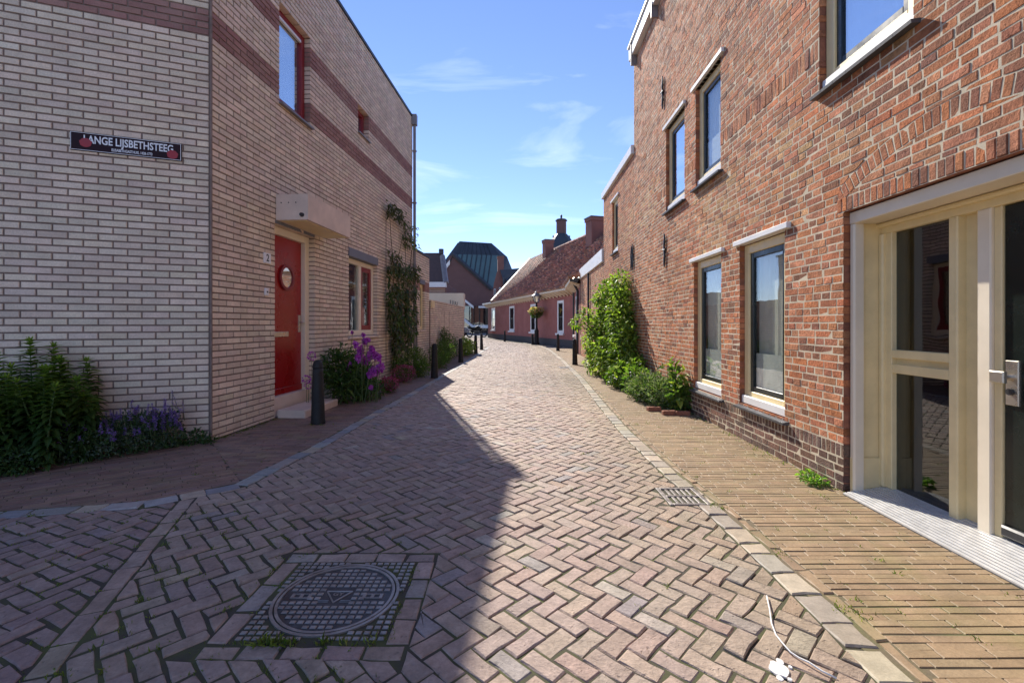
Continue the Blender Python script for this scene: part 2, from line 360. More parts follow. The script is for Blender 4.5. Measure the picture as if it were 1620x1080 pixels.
def window(parent, W, u0, u1, z0, z1, rec, frame, fw=.07, sash=None, sw=.05, mull=(), glass='glass', rail=None, room=.7, extra=None, name='window', gl_back=.035):
    o = thing_part(name, parent)
    f = MB(); a, b = -rec - .07, -rec
    f.wbox(W, u0, u0 + fw, z0, z1, a, b, bev=.006); f.wbox(W, u1 - fw, u1, z0, z1, a, b, bev=.006)
    f.wbox(W, u0 + fw, u1 - fw, z1 - fw, z1, a, b - .003, bev=.006); f.wbox(W, u0 + fw, u1 - fw, z0, z0 + (rail or fw), a, b - .003, bev=.006)
    for m, wd in mull: f.wbox(W, m - wd / 2, m + wd / 2, z0 + (rail or fw), z1 - fw, a, b - .005, bev=.005)
    fo = f.build('frame', frame, o)
    cells = []; xs = [u0 + fw] + [x for m, wd in mull for x in (m - wd / 2, m + wd / 2)] + [u1 - fw]
    for i in range(0, len(xs), 2): cells.append((xs[i], xs[i + 1]))
    for i, (c0, c1) in enumerate(cells):
        zb, zt = z0 + (rail or fw), z1 - fw
        if sash and (sash[1] is None or i in sash[1]):
            s = MB(); a2, b2 = -rec - .06, -rec - .018
            s.wbox(W, c0, c0 + sw, zb, zt, a2, b2, bev=.005); s.wbox(W, c1 - sw, c1, zb, zt, a2, b2, bev=.005)
            s.wbox(W, c0 + sw, c1 - sw, zt - sw, zt, a2, b2 - .002, bev=.005); s.wbox(W, c0 + sw, c1 - sw, zb, zb + sw, a2, b2 - .002, bev=.005)
            s.build('sash', sash[0], o); g = (c0 + sw, c1 - sw, zb + sw, zt - sw)
        else: g = (c0, c1, zb, zt)
        p = MB(); p.wbox(W, g[0], g[1], g[2], g[3], -rec - gl_back - .006, -rec - gl_back); p.build('pane', glass, o)
    r = MB(); d0, d1 = -rec - .075, -rec - .075 - room
    for q in ([(u0, z0, d0), (u0, z1, d0), (u0, z1, d1), (u0, z0, d1)], [(u1, z0, d0), (u1, z1, d0), (u1, z1, d1), (u1, z0, d1)],
              [(u0, z0, d0), (u1, z0, d0), (u1, z0, d1), (u0, z0, d1)], [(u0, z1, d0), (u1, z1, d0), (u1, z1, d1), (u0, z1, d1)],
              [(u0, z0, d1), (u1, z0, d1), (u1, z1, d1), (u0, z1, d1)]): r.face([W(*x) for x in q])
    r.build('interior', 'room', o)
    return o
def thing_part(name, parent):
    o = bpy.data.objects.new(name, None); COL.objects.link(o); o.parent = parent; o.empty_display_size = .1
    l = ROOTLOC.get(parent.name)
    if l is not None: o.matrix_parent_inverse = Matrix.Translation(-l)
    return o
def wpart(parent, name, mat, W, *boxes, bev=0, smooth=False):
    m = MB()
    for b in boxes: m.wbox(W, *b, bev=bev)
    return m.build(name, mat, parent)
def blind(parent, W, u0, u1, z0, z1, w, mat='blind', wav=.02, n=14, name='curtain'):
    m = MB()
    for i in range(n):
        a, b = u0 + (u1 - u0) * i / n, u0 + (u1 - u0) * (i + 1) / n
        m.face([W(a, z0, w + wav * math.sin(i * 1.9)), W(b, z0, w + wav * math.sin((i + 1) * 1.9)), W(b, z1, w + wav * math.sin((i + 1) * 1.9)), W(a, z1, w + wav * math.sin(i * 1.9))])
    return m.build(name, mat, parent, smooth=True)

# ================================================================== GROUND, ROAD, PAVEMENTS
g = MB(); g.face([(-150, -60, -.03), (150, -60, -.03), (150, 300, -.03), (-150, 300, -.03)]); struct(g.build('ground', 'ground'))
KL = [(-8, 2.3), (-6, 2.42), (-3.17, 2.84), (-2.4, 3.0), (-1.98, 3.36), (-1.86, 4.4), (-1.79, 6.1), (-1.71, 7.5), (-1.62, 9.5), (-1.55, 11.4), (-1.45, 13.4), (-1.36, 17), (-1.28, 20.5), (-1.2, 24)]
KR = [(1.26, -2), (1.26, 1.5), (1.28, 2.0), (1.27, 3.0), (1.24, 3.6), (1.24, 5.1), (1.3, 6.5), (1.43, 8.8), (1.5, 10.05), (1.66, 15.5), (1.74, 21.3), (1.53, 25.3), (.7, 29.3)]
MAN = (-1.035, -.475, 1.71, 2.275); DR = (1.02, 1.305, 2.985, 3.31); DR2 = (1.28, 1.56, 12.25, 12.75)
def seg_line(pl, x, y):
    best = None
    for i in range(len(pl) - 1):
        (x0, y0), (x1, y1) = pl[i], pl[i + 1]; dx, dy = x1 - x0, y1 - y0; l2 = dx * dx + dy * dy
        t = max(0, min(1, ((x - x0) * dx + (y - y0) * dy) / l2)); d = (x0 + t * dx - x) ** 2 + (y0 + t * dy - y) ** 2
        if best is None or d < best[0]: best = (d, x0, y0, dx / math.sqrt(l2), dy / math.sqrt(l2))
    return best[1:]
def clip_side(poly, pl, side, off):
    """keep what lies to the right (side=1) or left (-1) of the polyline, off metres away from it"""
    if not poly: return poly
    cx = sum(p[0] for p in poly) / len(poly); cy = sum(p[1] for p in poly) / len(poly)
    x0, y0, dx, dy = seg_line(pl, cx, cy); a, b = dy * side, -dx * side
    return clip(poly, a, b, a * x0 + b * y0 + off)
def holes_clip(poly, holes):
    cx = sum(p[0] for p in poly) / len(poly); cy = sum(p[1] for p in poly) / len(poly)
    for h in holes:
        if cx < h[0] - .2 or cx > h[1] + .2 or cy < h[2] - .2 or cy > h[3] + .2: continue
        best = max((h[0] - cx, (-1, 0, -h[0])), (cx - h[1], (1, 0, h[1])), (h[2] - cy, (0, -1, -h[2])), (cy - h[3], (0, 1, h[3])))
        poly = clip(poly, *best[1])
        if len(poly) < 3: return []
    return poly
def rough_poly(poly, j, mids=True):
    out = []
    for i, p in enumerate(poly):
        q = poly[(i + 1) % len(poly)]; l = math.hypot(q[0] - p[0], q[1] - p[1])
        nx, ny = (q[0] - p[0]) / (l or 1), (q[1] - p[1]) / (l or 1)
        out.append((p[0] + R.uniform(-j, j), p[1] + R.uniform(-j, j)))
        if mids and l > .1:
            t = R.uniform(.35, .65); k = R.uniform(-j, j) * .8; out.append((p[0] + (q[0] - p[0]) * t - ny * k, p[1] + (q[1] - p[1]) * t + nx * k))
    return out
ROADC = [(0.403, 0.297, 0.232), (0.42, 0.314, 0.243), (0.386, 0.281, 0.227), (0.409, 0.314, 0.248), (0.392, 0.281, 0.221), (0.431, 0.33, 0.254), (0.381, 0.292, 0.238), (0.403, 0.303, 0.248)]
ODDC = [(0.335, 0.297, 0.26), (0.432, 0.351, 0.244), (0.4, 0.27, 0.201), (0.454, 0.389, 0.318), (0.313, 0.27, 0.249)]
def road_tint(x, y):
    c = R.choice(ODDC) if R.random() < .08 else R.choice(ROADC)
    n = mnoise.noise(Vector((x * .55, y * .35, 3)))
    if x > .55: c = mixc(c, (.39, .31, .19), min(.5, (x - .55) * .8))        # sandier stones on the entrance side
    return jc(tuple(v * (1 + .22 * n) for v in c), .065)
JW = (-2.08, 2.976, .35, -.914)          # line of stretchers where the side street joins
def left_of_join(x, y): return (x - JW[0]) * JW[3] - (y - JW[1]) * JW[2] > 0 if False else ((x - JW[0]) * (-JW[3]) + (y - JW[1]) * JW[2]) < 0
def herring(x0, x1, y0, y1, ang, W_=.080, org=(0, 0)):
    ca, sa = math.cos(ang - math.pi / 4), math.sin(ang - math.pi / 4)
    corners = [((x - org[0]) * ca + (y - org[1]) * sa, -(x - org[0]) * sa + (y - org[1]) * ca) for x in (x0, x1) for y in (y0, y1)]
    i0, i1 = int(min(c[0] for c in corners) / W_) - 2, int(max(c[0] for c in corners) / W_) + 2
    j0, j1 = int(min(c[1] for c in corners) / W_) - 2, int(max(c[1] for c in corners) / W_) + 2
    for i in range(i0, i1):
        for j in range(j0, j1):
            r = (i - j) % 4
            if r == 0: a, b = i * W_, j * W_; w_, h_ = 2 * W_, W_
            elif r == 3: a, b = i * W_, j * W_; w_, h_ = W_, 2 * W_
            else: continue
            cx, cy = a + w_ / 2, b + h_ / 2; X, Y = cx * ca - cy * sa + org[0], cx * sa + cy * ca + org[1]
            if not (x0 < X < x1 and y0 < Y < y1): continue
            gp = R.uniform(.0022, .0045) if not (X < -.55 and Y < 2.9) else R.uniform(.004, .0085)
            ra = R.gauss(0, .014); cr, sr = math.cos(ra), math.sin(ra)
            P = [(a + gp, b + gp), (a + w_ - gp, b + gp), (a + w_ - gp, b + h_ - gp), (a + gp, b + h_ - gp)]
            P = [(cx + (u - cx) * cr - (v - cy) * sr, cy + (u - cx) * sr + (v - cy) * cr) for u, v in P]
            yield X, Y, [(u * ca - v * sa + org[0], u * sa + v * ca + org[1]) for u, v in P]
WEED = []
def add_paver(lst, poly, tint, z=0, zj=.0024, sl=.013, ch=.0042, j=.0042, near=True):
    if area(poly) < .0009: return
    if len(poly) <= 5: poly = rough_poly(poly, j, near)
    lst.append(dict(poly=poly, top=z + max(-.002, R.gauss(0, zj)), bot=-.028, ch=ch * R.uniform(.7, 1.6), tint=tint, slope=(R.gauss(0, sl), R.gauss(0, sl))))
    lf = poly[0][0] < -.5 and poly[0][1] < 2.9
    for q in R.sample(poly, 2 if lf else 1):
        if lf or R.random() < .3: WEED.append((*q, 0))
rp_ = []
manx = (MAN[0] - .1, MAN[1] + .1, MAN[2] - .1, MAN[3] + .1)
JOINW = .098
for X, Y, P in herring(-6, 1.8, -1.2, 40, 0, org=(.02, .03)):
    if X < -2.2 and Y < 24: continue
    s = (X - JW[0]) * (-JW[3]) + (Y - JW[1]) * JW[2]        # distance to the right of the join line
    if Y < 3.6 and s < -.1: continue
    P = clip_side(P, KL, 1, .068) if Y < 24 else P
    P = clip_side(P, KR, -1, .068) if P else P
    if P and Y < 3.4: P = clip(P, -JW[3], JW[2], -JW[3] * JW[0] + JW[2] * JW[1] + .004)
    if P and Y > 22: P = clip(P, -PF.n[0] * -1, PF.n[1], PF.n[0] * PF.P[0] + PF.n[1] * PF.P[1] + .8)
    if not P or len(P) < 3: continue
    P = holes_clip(P, (manx, DR, DR2))
    if len(P) > 2: add_paver(rp_, P, road_tint(X, Y), near=Y < 6)
a0 = math.atan2(JW[3], JW[2])
for X, Y, P in herring(-7.5, -1.2, -1.2, 3.3, a0, org=(JW[0], JW[1])):
    s = (X - JW[0]) * (-JW[3]) + (Y - JW[1]) * JW[2]
    if s > .1 - JOINW: continue
    P = clip_side(P, KL, 1, .068)
    if P: P = clip(P, JW[3], -JW[2], -(-JW[3] * JW[0] + JW[2] * JW[1]) + JOINW)
    if len(P) > 2: add_paver(rp_, P, jc(mixc(road_tint(X, Y), (.28, .19, .18), .5), .06))
t = -.35
while t < 4.6:                                           # the joining row
    l = R.uniform(.18, .21); q = []
    for (s_, o_) in ((0, .006), (l - .008, .006), (l - .008, JOINW - .006), (0, JOINW - .006)):
        tt = t + s_; q.append((JW[0] + JW[2] * tt + JW[3] * (o_), JW[1] + JW[3] * tt - JW[2] * o_))
    q = clip_side(q, KL, 1, .068)
    if q: add_paver(rp_, q, road_tint(*q[0]))
    t += l
x0, x1, y0, y1 = MAN                                      # bricks framing the manhole
for (ax, ay, bx, by, nn) in ((x0 - .09, y1 + .006, x1 + .09, y1 + .08, 5), (x0 - .09, y0 - .095, x1 + .09, y0 - .028, 5), (x0 - .094, y0 - .02, x0 - .012, y1, 3), (x1 + .012, y0 - .02, x1 + .094, y1, 4)):
    hz = bx - ax > by - ay
    for k in range(nn):
        if hz: c0, c1 = ax + (bx - ax) * k / nn + .005, ax + (bx - ax) * (k + 1) / nn - .005; q = [(c0, ay), (c1, ay), (c1, by), (c0, by)]
        else: c0, c1 = ay + (by - ay) * k / nn + .005, ay + (by - ay) * (k + 1) / nn - .005; q = [(ax, c0), (bx, c0), (bx, c1), (ax, c1)]
        add_paver(rp_, q, jc(R.choice(ODDC[:1] + ROADC), .08))
rd = MB()
pl = [(-8, -3), (1.26, -3)] + KR + [(-2.2, 39), (-7, 44), (-7, 30)] + KL[::-1]
rd.faces([(x, y, -.0048) for x, y in pl], [tuple(range(len(pl)))])
road = struct(rd.build('road', 'soil')); lay(GND, rp_, 'paver', road, 'paver', 300, 10)

def kerb(pl, width, lens, cols, side_row, parent, holes=()):
    ps = []; d = []; 
    for i in range(len(pl) - 1):
        (xa, ya), (xb, yb) = pl[i], pl[i + 1]; L_ = math.hypot(xb - xa, yb - ya); tx, ty = (xb - xa) / L_, (yb - ya) / L_; s = 0
        n = max(1, round(L_ / ((lens[0] + lens[1]) / 2))); cuts = [0] + sorted((k + R.uniform(-.2, .2)) * L_ / n for k in range(1, n)) + [L_]
        for k in range(n):
            a, b = cuts[k] + .005, cuts[k + 1] - .005; h = width / 2 - R.uniform(.003, .01)
            q = [(xa + tx * a - ty * h, ya + ty * a + tx * h), (xa + tx * a + ty * h, ya + ty * a - tx * h), (xa + tx * b + ty * h, ya + ty * b - tx * h), (xa + tx * b - ty * h, ya + ty * b + tx * h)]
            q = holes_clip(q, holes)
            if len(q) > 2: add_paver(ps, q, jc(R.choice(cols), .1), z=.002, zj=.0025, sl=.012, ch=.005, j=.006)
    return ps
CREAMS = [(0.459, 0.384, 0.282), (0.419, 0.351, 0.252), (0.365, 0.305, 0.222), (0.486, 0.41, 0.3), (0.392, 0.345, 0.27)]
BLUES = [(0.27, 0.277, 0.28), (0.338, 0.331, 0.312), (0.419, 0.378, 0.332), (0.243, 0.25, 0.254), (0.297, 0.27, 0.247)]
# right pavement: narrow bricks laid across
rs = MB(); pl = KR[:11] + [(3.3, 22.5), (2.75, 17.5), (2.6, -2)]; rs.faces([(x, y, -.0028) for x, y in pl], [tuple(range(len(pl)))])
pav_r = struct(rs.build('pavement_right', 'soil_dry')); ps = []
PAVC = [(0.335, 0.23, 0.132), (0.345, 0.24, 0.136), (0.32, 0.221, 0.128), (0.355, 0.25, 0.145), (0.33, 0.235, 0.136)]
ROWOFF = .068 + .062
for i in range(-24, 560):
    y = i * .0425; dy = .004 * math.sin(i * 1.7)
    if y > 22.3: break
    off = R.uniform(0, .19)
    for k in range(-2, 13):
        x = 1.15 + off + k * .19
        if x > 3.3 or x < .95: continue
        tl = .03 * math.sin(y * .8) * .05
        q = [(x + .0015, y + dy + .0028), (x + .1885, y + dy + .0028 + tl), (x + .1885, y + dy + .0397 + tl), (x + .0015, y + dy + .0397)]
        q = clip_side(q, KR[:12], 1, ROWOFF)
        if q: q = clip(q, -1, .02 if y < 17.5 else .0808, -(2.315 if y < 17.5 else 2.61 - 17.7 * .0808 + .02) + (.02 * -3.26 if y < 17.5 else 0)) if y < 17.5 else clip(q, -1, .0808, -(2.6 - 17.7 * .0808))
        if q: q = holes_clip(q, (DR, DR2))
        if len(q) > 2:
            n = mnoise.noise(Vector((x * .8, y * .5, 9)))
            add_paver(ps, q, jc(tuple(v * (1 + .16 * n) for v in R.choice(PAVC)), .055), zj=.0006, sl=.0035, ch=.002, j=.0016, near=False)
row = [(x + .099, y) for x, y in KR[:12]]                  # edging row of bricks along the kerb stones
e_ = kerb(row, .058, (.19, .215), PAVC, 0, None, (DR, DR2))
lay(GND, ps + e_, 'pavement', pav_r, 'paver', 300, 10)
lay(GND, kerb(KR, .13, (.13, .2), CREAMS, 0, None, (DR, DR2)), 'kerb', pav_r, 'kerb_stone', 300, 6)
# left pavement
ls = MB(); pl = KL[1:] + [(-1.75, 24), (-2.0, 19.0), (-3.0, 4.7), (-8, 2.72)]; ls.faces([(x, y, -.0034) for x, y in pl], [tuple(range(len(pl)))])
pav_l = struct(ls.build('pavement_left', 'soil')); ps = []
PLC = [(0.238, 0.142, 0.106), (0.266, 0.162, 0.119), (0.217, 0.135, 0.106), (0.28, 0.182, 0.131), (0.252, 0.162, 0.131)]
BIS = (-3.03, 4.64, -1.96, 3.36)
bn = (BIS[3] - BIS[1], -(BIS[2] - BIS[0])); 
def rows(ang, org, ulo, uhi, vlo, vhi):
    ca, sa = math.cos(ang), math.sin(ang)
    for i in range(int(vlo / .046), int(vhi / .046)):
        off = R.uniform(0, .2); v = i * .046
        for k in range(int(ulo / .208), int(uhi / .208)):
            u = k * .208 + off; q = [(u + .002, v + .003), (u + .206, v + .003), (u + .206, v + .043), (u + .002, v + .043)]
            yield [(org[0] + a * ca - b * sa, org[1] + a * sa + b * ca) for a, b in q]
for q in rows(.0, (-3.2, 3.3), -.2, 2.2, 0, 20):           # along the facade
    cy = q[0][1]; q = clip_side(q, KL, -1, .068)
    if q: q = clip(q, LF.n[0], LF.n[1], LF.n[0] * LF.P[0] + LF.n[1] * LF.P[1] + .004)
    if q and cy < 5: q = clip(q, -bn[0], -bn[1], -bn[0] * BIS[0] - bn[1] * BIS[1])
    if len(q) > 2: add_paver(ps, q, jc(R.choice(PLC), .12), zj=.0008, sl=.004, ch=.0022, j=.0015, near=False)
for q in rows(math.atan2(.362, .932) + .35, (-3.6, 3.2), -4.5, 2, -2.6, 2.4):      # in front of the corner
    q = clip_side(q, KL, -1, .068)
    if q: q = clip(q, FF.n[0], FF.n[1], FF.n[0] * FF.P[0] + FF.n[1] * FF.P[1] + .004)
    if q: q = clip(q, bn[0], bn[1], bn[0] * BIS[0] + bn[1] * BIS[1])
    if len(q) > 2: add_paver(ps, q, jc(R.choice(PLC), .12), zj=.0008, sl=.004, ch=.0022, j=.0015, near=False)
lay(GND, ps, 'pavement', pav_l, 'paver', 300, 10)
lay(GND, kerb(KL, .13, (.14, .26), BLUES + CREAMS[:2], 0, None), 'kerb', pav_l, 'kerb_stone', 300, 6)

# ================================================================== LEFT CREAM BRICK HOUSE
CREAMB = [(0.766, 0.624, 0.478), (0.792, 0.651, 0.497), (0.74, 0.597, 0.46), (0.811, 0.67, 0.515), (0.766, 0.637, 0.497), (0.708, 0.571, 0.448)]
BANDB = [(.35, .18, .15), (.37, .20, .165), (.32, .165, .14), (.35, .19, .16)]
CH, Z0 = .066, -.027
def cream_courses(W, u0, u1, ztop, holes, bands, half0=True, L_=.222, zlo=0):
    out = []; variants = 48
    k = 0
    while Z0 + k * CH < ztop:
        z = Z0 + k * CH; zt = min(z + CH, ztop); band = any(a - .01 < z < b - .02 for a, b in bands)
        u = u0 - (L_ / 2 if (k % 2 == 0) == half0 else 0)
        while u < u1:
            a, b = max(u, u0), min(u + L_, u1); u += L_
            for r in subtract((a + .0065, b - .0065, max(z, zlo) + .0075, zt - .0075), holes):
                full = abs((r[1] - r[0]) - (L_ - .013)) < 1e-6 and abs((r[3] - r[2]) - (CH - .015)) < 1e-6
                deep = any(abs(r[1] - h[0]) < .02 or abs(r[0] - h[1]) < .02 or abs(r[3] - h[2]) < .03 or abs(r[2] - h[3]) < .03 for h in holes)
                v = R.randrange(variants)
                c = jc(R.choice(BANDB if band else CREAMB), .085)
                d = dict(poly=[(r[0], r[2]), (r[1], r[2]), (r[1], r[3]), (r[0], r[3])], top=R.gauss(0, .0008), bot=-.12 if deep else -.02, ch=.0035, tint=c, slope=(R.gauss(0, .004), R.gauss(0, .01)))
                if full and not deep and not band: d['key'] = v
                out.append(d)
        k += 1
    return out
H1 = thing('brick_house', 'cream brick corner house with red bands and a red front door', 'house', (-3.6, 6.5, 0))
LH = [(1.101, 2.088, -.1, 2.43), (3.252, 4.579, .96, 2.34), (1.2, 1.965, 3.98, 5.26), (3.64, 4.14, 4.63, 5.13)]
BD = [(4.065, 4.33), (4.857, 5.125)]
ZT1 = 6.36; UE = 7.0
wl = backing(LF, 'mortar_dark', 0, UE, 0, ZT1, LH, 0, .009, H1)
bricks = cream_courses(LF, .012, UE, ZT1, LH, BD)
lay(LF, bricks, 'cream_brick', wl, 'brick', 130, 60)
wf = backing(FF, 'mortar_dark', 0, 7, 0, ZT1, [], 0, .009, H1)
lay(FF, cream_courses(FF, .012, 7, ZT1, [], BD, False), 'cream_brick', wf, 'brick', 190, 60)
m = MB()                                                  # roof slab and the walls behind
e = LF(UE, 0); f7 = FF(7, 0)
foot = [LF(0, 0, -.02), LF(UE, 0, -.02), Vector((-9.6, 11.9, 0)), Vector((f7.x, f7.y, 0)) + Vector((.01, .05, 0))]
foot = [LF(0.02, 0, -.03), LF(UE, 0, -.03), Vector((-10, 12.2, 0)), FF(7, 0, -.03)]
m.faces([(p.x, p.y, 6.28) for p in foot], [(0, 1, 2, 3)])
m.faces([(p.x, p.y, z) for z in (0, 6.28) for p in (foot[1], foot[2], foot[3])], [(0, 1, 4, 3), (1, 2, 5, 4)])
m.build('roof', 'slate', H1)
m = MB(); m.wbox(LF, -.01, UE + .01, ZT1, ZT1 + .05, -.2, .025); m.wbox(FF, .0, 7, ZT1 + .001, ZT1 + .052, -.2, .025); m.build('coping', 'dark_metal', H1)
m = MB(); m.tube([LF(0, 0, .002) + Vector((.006, -.004, 0)), LF(0, ZT1, .002) + Vector((.006, -.004, 0))], .011, 6); m.build('corner_joint', 'mortar_dark', H1)
m = MB(); p0 = LF(UE - .03, 0, .06)
m.tube([(p0.x, p0.y, 0), (p0.x, p0.y, ZT1 - .02)], .036, 12); m.box(p0.x - .07, p0.x + .06, p0.y - .07, p0.y + .07, ZT1 - .2, ZT1 + .06)
for z in (1, 2.6, 4.2, 5.5): m.tube([(p0.x, p0.y, z), (p0.x, p0.y, z + .03)], .055, 12)
m.build('drainpipe', 'pipe', H1, smooth=False)
# red front door
dr = thing_part('door', H1)
wpart(dr, 'leaf', 'red_paint', LF, (1.19, 1.975, .245, 2.33, -.19, -.145), bev=.004)
m = MB(); m.wbox(LF, 1.19, 1.975, .245, .33, -.145, -.128, bev=.006); m.build('weather_bar', 'red_paint', dr)
m = MB(); cen = LF(1.59, 1.82, -.14); 
def ring(W, u, z, w0, w1, r0, r1, n=28):
    mb = MB()
    for k in range(n):
        a, b = 2 * math.pi * k / n, 2 * math.pi * (k + 1) / n
        p = lambda r, t, ww: W(u + r * math.cos(t), z + r * math.sin(t), ww)
        mb.face([p(r0, a, w1), p(r1, a, w1), p(r1, b, w1), p(r0, b, w1)]); mb.face([p(r1, a, w0), p(r1, b, w0), p(r1, b, w1), p(r1, a, w1)]); mb.face([p(r0, a, w0), p(r0, b, w0), p(r0, b, w1), p(r0, a, w1)])
    return mb
ring(LF, 1.59, 1.80, -.146, -.118, .135, .175).build('porthole_ring', 'red_frame', dr)
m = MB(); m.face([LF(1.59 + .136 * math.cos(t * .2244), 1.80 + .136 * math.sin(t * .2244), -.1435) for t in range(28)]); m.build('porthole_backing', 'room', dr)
m = MB(); m.face([LF(1.59 + .136 * math.cos(t * .2244), 1.80 + .136 * math.sin(t * .2244), -.132) for t in range(28)]); m.build('porthole_pane', 'glass_sky', dr)
m = MB(); m.face([LF(1.59 + .134 * math.cos(math.pi * t / 12), 1.80 + .134 * math.sin(math.pi * t / 12), -.139) for t in range(13)]); m.build('porthole_curtain', 'blind', dr)
wpart(dr, 'letterbox', 'steel', LF, (1.25, 1.63, 1.005, 1.075, -.146, -.128), bev=.006)
m = MB(); m.wbox(LF, 1.895, 1.945, 1.06, 1.30, -.146, -.13, bev=.005); m.tube([LF(1.92, 1.2, -.13), LF(1.92, 1.2, -.07), LF(1.86, 1.2, -.068)], .011, 8); m.build('handle', 'steel', dr)
wpart(H1, 'door_frame', 'ivory_paint', LF, (1.102, 1.19, .2, 2.428, -.2, -.085), (1.975, 2.087, .2, 2.428, -.2, -.085), (1.19, 1.975, 2.33, 2.428, -.2, -.087), bev=.006)
wpart(H1, 'threshold', 'concrete', LF, (1.102, 2.087, -.02, .244, -.25, -.06), bev=.008)
wpart(H1, 'doorstep', 'concrete', LF, (1.15, 2.07, -.02, .095, .004, .36), bev=.012)
m = MB(); m.wbox(LF, 1.12, 2.36, 2.47, 2.79, .002, .415); cnp = m.build('canopy', 'concrete', H1)
wpart(cnp, 'soffit_panel', 'cream_paint', LF, (1.16, 2.32, 2.462, 2.469, .05, .37))
cv = LF(1.12, 2.53, .34); m = MB(); m.tube([cv, cv - Vector((LF.d[0], LF.d[1], 0)) * .03], [.028, .022], 12); m.build('lamp_socket', 'dark_metal', cnp)
for k in (.07, .165, .26): cv = LF(1.12, 2.685, k); m = MB(); m.tube([cv, cv - Vector((LF.d[0], LF.d[1], 0)) * .004], .008, 8); m.build('rivet', 'dark_metal', cnp)
wpart(H1, 'lintel_strip', 'grey_lintel', LF, (1.103, 2.086, 2.432, 2.47, -.19, .001))
# windows
def blank_behind(par, W, u0, u1, z0, z1, w, mat, name): m = MB(); m.wbox(W, u0, u1, z0, z1, w - .01, w); return m.build(name, mat, par)
wd = window(H1, LF, 3.256, 4.575, .965, 2.336, .08, 'ivory_paint', .085, ('red_frame', [1]), .09, [(3.93, .11)], 'glass', .1)
blind(wd, LF, 4.05, 4.46, 1.07, 2.24, -.25, 'blind', .012); wpart(wd, 'lamp_tube', 'white_paint', LF, (3.4, 3.75, 1.82, 1.84, -.5, -.46))
wpart(H1, 'lintel', 'grey_lintel', LF, (3.235, 4.6, 2.342, 2.49, -.1, .012), bev=.004)
wpart(H1, 'sill', 'concrete', LF, (3.235, 4.6, .915, .957, -.1, .03), bev=.006)
wd = window(H1, LF, 1.204, 1.961, 3.99, 5.256, .085, 'red_frame', .09, None, .06, (), 'glass_sky', .12)
blind(wd, LF, 1.3, 1.87, 4.1, 5.17, -.22, 'net', .008)
wpart(H1, 'sill', 'pipe', LF, (1.185, 1.985, 3.955, 3.977, -.12, .05)); wpart(wd, 'vent_grille', 'white_paint', LF, (1.3, 1.86, 5.13, 5.165, -.11, -.08))
wd = window(H1, LF, 3.644, 4.136, 4.635, 5.126, .1, 'red_frame', .07, None, .06, (), 'glass_sky')
wpart(H1, 'sill', 'pipe', LF, (3.625, 4.16, 4.605, 4.626, -.12, .04))
# house number and bell
def text_mesh(txt, size, bold=0.0, sx=1.0):
    cu = bpy.data.curves.new('lettering', 'FONT'); cu.body = txt; cu.size = size; cu.offset = bold; cu.align_x = 'CENTER'; cu.align_y = 'CENTER'; cu.resolution_u = 3
    o = bpy.data.objects.new('lettering', cu); COL.objects.link(o); dg = bpy.context.evaluated_depsgraph_get()
    me = bpy.data.meshes.new_from_object(o.evaluated_get(dg)); bpy.data.objects.remove(o); return me
def put_text(txt, size, W, u, z, w_, flip, mat, parent, name='lettering', bold=0, sx=1.0):
    me = text_mesh(txt, size, bold); 
    for v in me.vertices: v.co = W(u + v.co.x * sx * flip, z + v.co.y, w_)
    me.materials.clear(); me.materials.append(M[mat]); return link(name, me, parent)
nb = wpart(H1, 'house_number_plate', 'enamel_white', LF, (.865, 1.0, 1.905, 2.03, -.004, .012), bev=.004); put_text('2', .12, LF, .933, 1.967, .0135, 1, 'dark_metal', nb, bold=.002)
bl = wpart(H1, 'door_bell', 'enamel_white', LF, (.885, .945, 1.52, 1.605, -.004, .018), bev=.004); wpart(bl, 'bell_button', 'dark_metal', LF, (.905, .925, 1.55, 1.57, .018, .022))
# street sign
SG = thing('street_sign', 'long dark enamel street name sign with white letters on the cream wall', 'sign', FF(.67, 2.77, .02))
wpart(SG, 'plate', 'enamel', FF, (.242, 1.1, 2.774, 2.942, -.003, .018), bev=.003)
m = MB(); q = .0195
for a in ((.246, 1.096, 2.777, 2.781), (.246, 1.096, 2.935, 2.939), (.246, .25, 2.781, 2.935), (1.092, 1.096, 2.781, 2.935)): m.wbox(FF, *a, .016, q)
m.build('white_border', 'enamel_white', SG)
put_text('LANGE LIJSBETHSTEEG', .1, FF, .655, 2.878, .0195, -1, 'enamel_white', SG, bold=.0022, sx=.69)
put_text('ELISABETHGASTHUIS, 1428-1773', .036, FF, .635, 2.806, .0195, -1, 'enamel_white', SG, bold=.0008, sx=.62)
for u_, z_ in ((.985, 2.848), (.315, 2.826)):
    m = MB(); m.face([FF(u_ + .046 * math.cos(t * .3142) * (1 + .08 * math.sin(t * 2.2)), z_ + .042 * math.sin(t * .3142), .0215) for t in range(20)]); m.build('red_spot', 'sign_red', SG)

